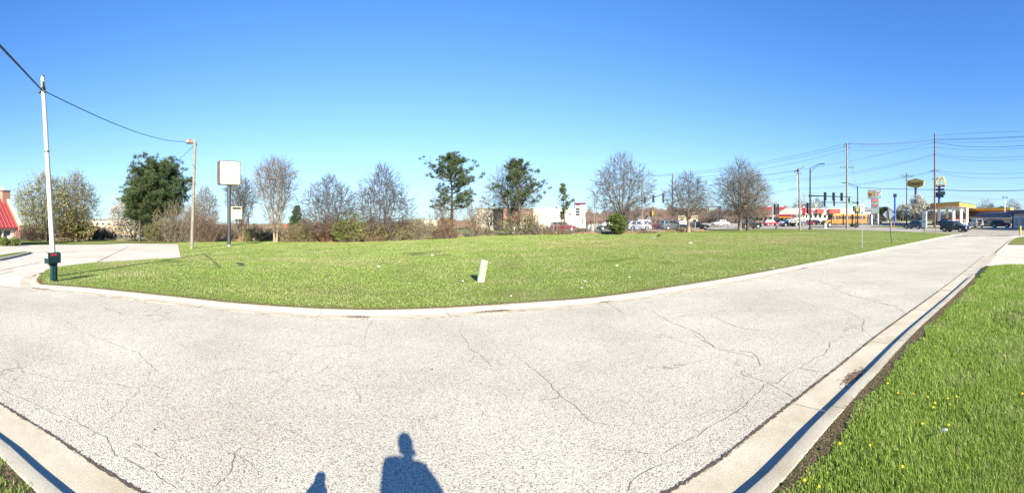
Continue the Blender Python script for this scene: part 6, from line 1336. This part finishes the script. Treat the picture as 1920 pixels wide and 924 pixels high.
# ---------------------------------------------------------------- far buildings
def building(name, lab, px0, d0, px1, d1, ty, m, depth=14, roofm='roof_grey', win=0, winy=(408, 414), base=None, group=None, parapet=.35, wm='glass_dark'):
    p0 = A(px0, d0); p1 = A(px1, d1); L = (p1.xy-p0.xy).length; ang = atan2(p1.y-p0.y, p1.x-p0.x); z0 = min(p0.z, p1.z) if base is None else base
    r = thing(name, lab, 'building', (p0.x, p0.y, z0), ang, group); dm = (d0+d1)/2; H = zat(ty, dm)-z0
    MB().box((L/2, depth/2, H/2), (L, depth, H)).build('wall', m, r); MB().box((L/2, depth/2, H+parapet/2), (L+.3, depth+.3, parapet)).build('roof', roofm, r)
    for i in range(win):
        wz0, wz1 = zat(winy[1], dm)-z0, zat(winy[0], dm)-z0; wl = L/win; f = MB().box((wl*(i+.5), -.03, (wz0+wz1)/2), (wl*.62, .06, wz1-wz0)).build('window', 'trim_cream', r); MB().box((wl*(i+.5), -.07, (wz0+wz1)/2), (wl*.54, .03, (wz1-wz0)*.84)).build('pane', wm, f)
    return r, L, H
building('store_building', 'long low beige building behind the parked school bus', 168, 165, 255, 150, 413, 'wall_tan', win=8, winy=(418, 422), roofm='roof_brown')
building('office_building', 'pale low building behind the brush left of the open pine', 790, 150, 820, 150, 412.5, 'wall_cream', win=0, winy=(414, 419))
r_, L_, H_ = building('cream_building', 'big windowless cream building behind the two pines', 893, 120, 948, 110, 391, 'wall_cream', depth=30, roofm='wall_cream', parapet=.15)
r_, L_, H_ = building('brick_storefront', 'brown brick storefront with dark red awning behind the crooked pine', 944, 108, 1000, 112, 393, 'brick_dark', depth=16, roofm='roof_brown', win=5, winy=(409, 418))
m = MB(); m.quad((1.2, -1.4, H_*.42), (4.4, -1.4, H_*.42), (4.4, -.05, H_*.66), (1.2, -.05, H_*.66), .1); m.build('awning', 'sign_maroon', r_); MB().box((.3, -.1, H_/2), (.8, .3, H_)).build('pillar', 'brick_red', r_)
for i, (px, w_) in enumerate(((1200, 16), (1217, 12))):
    d = 150; k = d/F; b = A(px, d, 0); hs = thing('gabled_house', ['brown gabled house roof behind the white crossover', 'smaller gabled house right of its neighbour'][i], 'house', b, -.2, 'gabled houses beyond the road'); h0 = zat(413, d); h1 = zat(403, d); hw = w_/2*k
    MB().box((0, 5, h0/2), (2*hw, 10, h0)).build('wall', 'wall_tan', hs); m = MB(); m.prism([(-hw-.4, h0), (hw+.4, h0), (0, h1)], -.4, 10.4); m.build('roof', 'roof_brown', hs); MB().box((-hw*.4, -.03, h0*.5), (1.0, .06, 1.2)).build('window', 'glass_dark', hs)
building('tan_building', 'small tan building behind the smaller round tree', 1272, 130, 1308, 130, 406, 'wall_tan', win=3, winy=(411, 417), roofm='wall_cream')
# strip stores with red bands
r_, L_, H_ = building('strip_store', 'low dark brick strip store with red band left of the signal post', 1415, 150, 1475, 150, 392, 'brick_dark', win=7, winy=(405, 414), roofm='fascia_red', parapet=.8)
r_, L_, H_ = building('fuel_store', 'white store with red awnings and sloping white roof', 1462, 140, 1505, 138, 402, 'wall_white', win=5, winy=(406, 414), roofm='fascia_pale', parapet=.3)
m = MB(); m.prism([(-1, H_), (L_+1, H_), (L_*.7, H_+2.1), (L_*.3, H_+2.1)], -1, 10); m.build('hip_roof', 'fascia_pale', r_); MB().box((L_*.3, -1.1, H_-.6), (L_*.55, 2.2, 1.0)).build('awning', 'fascia_red', r_); MB().box((L_*.3, -2.23, H_-.95), (L_*.55, .04, .3)).build('awning_trim', 'fascia_yellow', r_)
r_, L_, H_ = building('red_canopy_store', 'red-banded white store seen above the school bus', 1498, 142, 1602, 148, 393, 'wall_white', win=12, winy=(400, 409), roofm='fascia_pale', parapet=.4)
for f0, f1 in ((.02, .22), (.3, .42), (.52, .72)): MB().box((L_*(f0+f1)/2, -.6, H_-.5), (L_*(f1-f0), 1.3, 1.5)).build('fascia', 'fascia_red', r_)
for f0 in (.45, .8): MB().box((L_*f0, -.2, H_-1.1), (L_*.13, .3, 1.3)).build('sign_board', 'wall_tan', r_)
hs = thing('gabled_house', 'white gabled house just past the school bus rear', 'house', A(1627, 150, 0), -.7, 'gabled houses beyond the road'); MB().box((0, 4, 2.2), (5, 8, 4.4)).build('wall', 'wall_white', hs); m = MB(); m.prism([(-2.9, 4.4), (2.9, 4.4), (0, 5.6)], -.4, 8.4); m.build('roof', 'roof_grey', hs)
for s_ in (-1.3, 1.3): MB().box((s_, -.03, 2.6), (.9, .06, 1.3)).build('window', 'glass_dark', hs)
# fuel canopy
C0, L0, R0_ = A(1799, 100).xy, A(1690, 132).xy, A(1829, 128).xy; B0_ = L0+R0_-C0; zt, zb = 5.8, 4.9
cn = thing('fuel_canopy', 'yellow and orange edged fuel station canopy on pale columns', 'canopy', (0, 0, 0)); n = 4
def canopy_ring(nm, m_, z0, z1, grow):
    c_ = (L0+R0_)/2; q = [c_+(p-c_)*grow for p in (C0, R0_, B0_, L0)]; mm = MB(); mm.prism([(p.x, p.y) for p in q], z0, z1, 'xy'); return mm.build(nm, m_, cn)
canopy_ring('deck', 'fascia_pale', zb-.12, zt-.05, .985); canopy_ring('yellow_fascia', 'fascia_yellow', zb+.38, zt-.08, 1.0); canopy_ring('orange_fascia', 'orange_paint', zb+.02, zb+.37, .999); canopy_ring('top_edge', 'grey_metal', zt-.07, zt+.12, 1.002)
for px, dd in ((1788, 106), (1802, 109), (1813, 115), (1760, 118), (1776, 126)): b = A(px, dd, 0).xy; MB().box((b.x, b.y, zb/2), (.6, .6, zb), .9).build('column', 'white_plain', cn)
for i, (px, dd) in enumerate(((1781, 110), (1794.5, 112), (1806.5, 116))):
    b = A(px, dd, .05); pu = thing('fuel_pump', ['left fuel pump under the canopy', 'middle fuel pump under the canopy', 'right fuel pump under the canopy'][i], 'fuel pump', b, -1.0, 'fuel pumps'); MB().box((0, 0, .75), (1.0, .6, 1.5)).build('body', 'white_plain', pu, bevel=.03); MB().box((0, 0, 1.72), (1.1, .66, .42)).build('top_panel', 'fascia_red', pu); MB().box((0, -.31, 1.05), (.6, .03, .4)).build('screen', 'glass_dark', pu); MB().box((0, 0, .08), (2.2, 1.2, .16)).build('island', 'kerb_concrete', pu)
    for s_ in (-.4, .4): MB().path([(s_, -.32, 1.2), (s_*1.4, -.5, .7), (s_, -.34, .5)], .03, 5).build('hose', 'black_paint', pu)
# station shop
p0 = A(1815, 138); r_, L_, H_ = building('station_shop', 'brick fuel station shop with a yellow band roofline', 1815, 132, 1897, 118, 396, 'brick_dark', depth=15, roofm='fascia_pale', parapet=.1, base=0)
MB().box((L_/2, -.4, H_+.45), (L_+1, 1.2, .95)).build('fascia', 'fascia_yellow', r_); MB().box((L_/2, -1.02, H_+.02), (L_+1, .06, .2)).build('fascia_trim', 'fascia_red', r_)
for i in range(5): MB().box((2+i*3.2, -.04, 1.5), (2.4, .06, 2.4)).build('window', 'glass_dark', r_)
# mansard building
p0 = A(1824, 106); p1 = A(1903, 96); L_ = (p1-p0).length; ang = atan2(p1.y-p0.y, p1.x-p0.x); mg = thing('mansard_shop', 'low white shop with brown ribbed mansard roof', 'building', (p0.x, p0.y, 0), ang); e_ = zat(408, 101); t_ = zat(397, 101)
MB().box((L_/2+2, 5, e_/2), (L_-4, 8, e_)).build('wall', 'wall_white', mg); m = MB(); m.add([(0, -1, e_), (L_, -1, e_), (L_, 10, e_), (0, 10, e_), (1.8, .6, t_), (L_-.3, .6, t_), (L_-.3, 8, t_), (1.8, 8, t_)], [(0, 1, 5, 4), (1, 2, 6, 5), (2, 3, 7, 6), (3, 0, 4, 7), (4, 5, 6, 7), (3, 2, 1, 0)]); m.build('roof', 'roof_grey', mg); MB().box((L_/2, -1.05, e_-.1), (L_, .1, .32)).build('fascia', 'wall_tan', mg)
for i in range(int(L_/.55)):
    u = (i+.5)/int(L_/.55); a_ = Vector((L_*u, -1.02, e_+.03)); b_ = Vector((1.8+(L_-2.1)*u, .58, t_+.02)); mm = MB(); mm.tube(a_, b_, .07, n=4); mm.build('roof_rib', 'roof_brown', mg)
for x0 in (1.0, 4.5): MB().box((x0, -.6, e_/2), (.3, .3, e_)).build('post', 'wall_tan', mg)
MB().box((L_-1.8, .95, 1.1), (.9, .1, 1.9)).build('door', 'glass_grey', mg)
# right-hand building
p0 = A(1899, 88); p1 = A(1975, 76); L_ = (p1-p0).length; ang = atan2(p1.y-p0.y, p1.x-p0.x); rb = thing('corner_shop', 'pale shop with dark blue fascia at the right frame edge', 'building', (p0.x, p0.y, 0), ang); H_ = zat(399.5, 86)
MB().box((L_/2, 6, H_/2), (L_, 12, H_)).build('wall', 'wall_white', rb); MB().box((L_/2, 5.5, H_+.3), (L_+.8, 13, .62)).build('fascia', 'navy_paint', rb); MB().box((.1, -.05, H_/2), (.3, .3, H_)).build('corner_post', 'navy_paint', rb)
for i in range(4): f = MB().box((1.6+i*2.3, -.04, 1.35), (1.9, .08, 2.0)).build('window', 'white_plain', rb); MB().box((1.6+i*2.3, -.09, 1.35), (1.6, .03, 1.7)).build('pane', 'wall_grey', f)
MB().box((1.0, 5, H_+1.0), (1.0, 1.2, .9)).build('roof_unit', 'grey_metal', rb); m = MB(); m.prism([(3, H_+.6), (3, H_+1.5), (L_, H_+1.5), (L_, H_+.6)], 3, 9); m.build('roof_screen', 'roof_grey', rb)
print('TRIS', sum(len(o.data.polygons) for o in bpy.data.objects if o.type == 'MESH'), 'OBJ', len(bpy.data.objects))
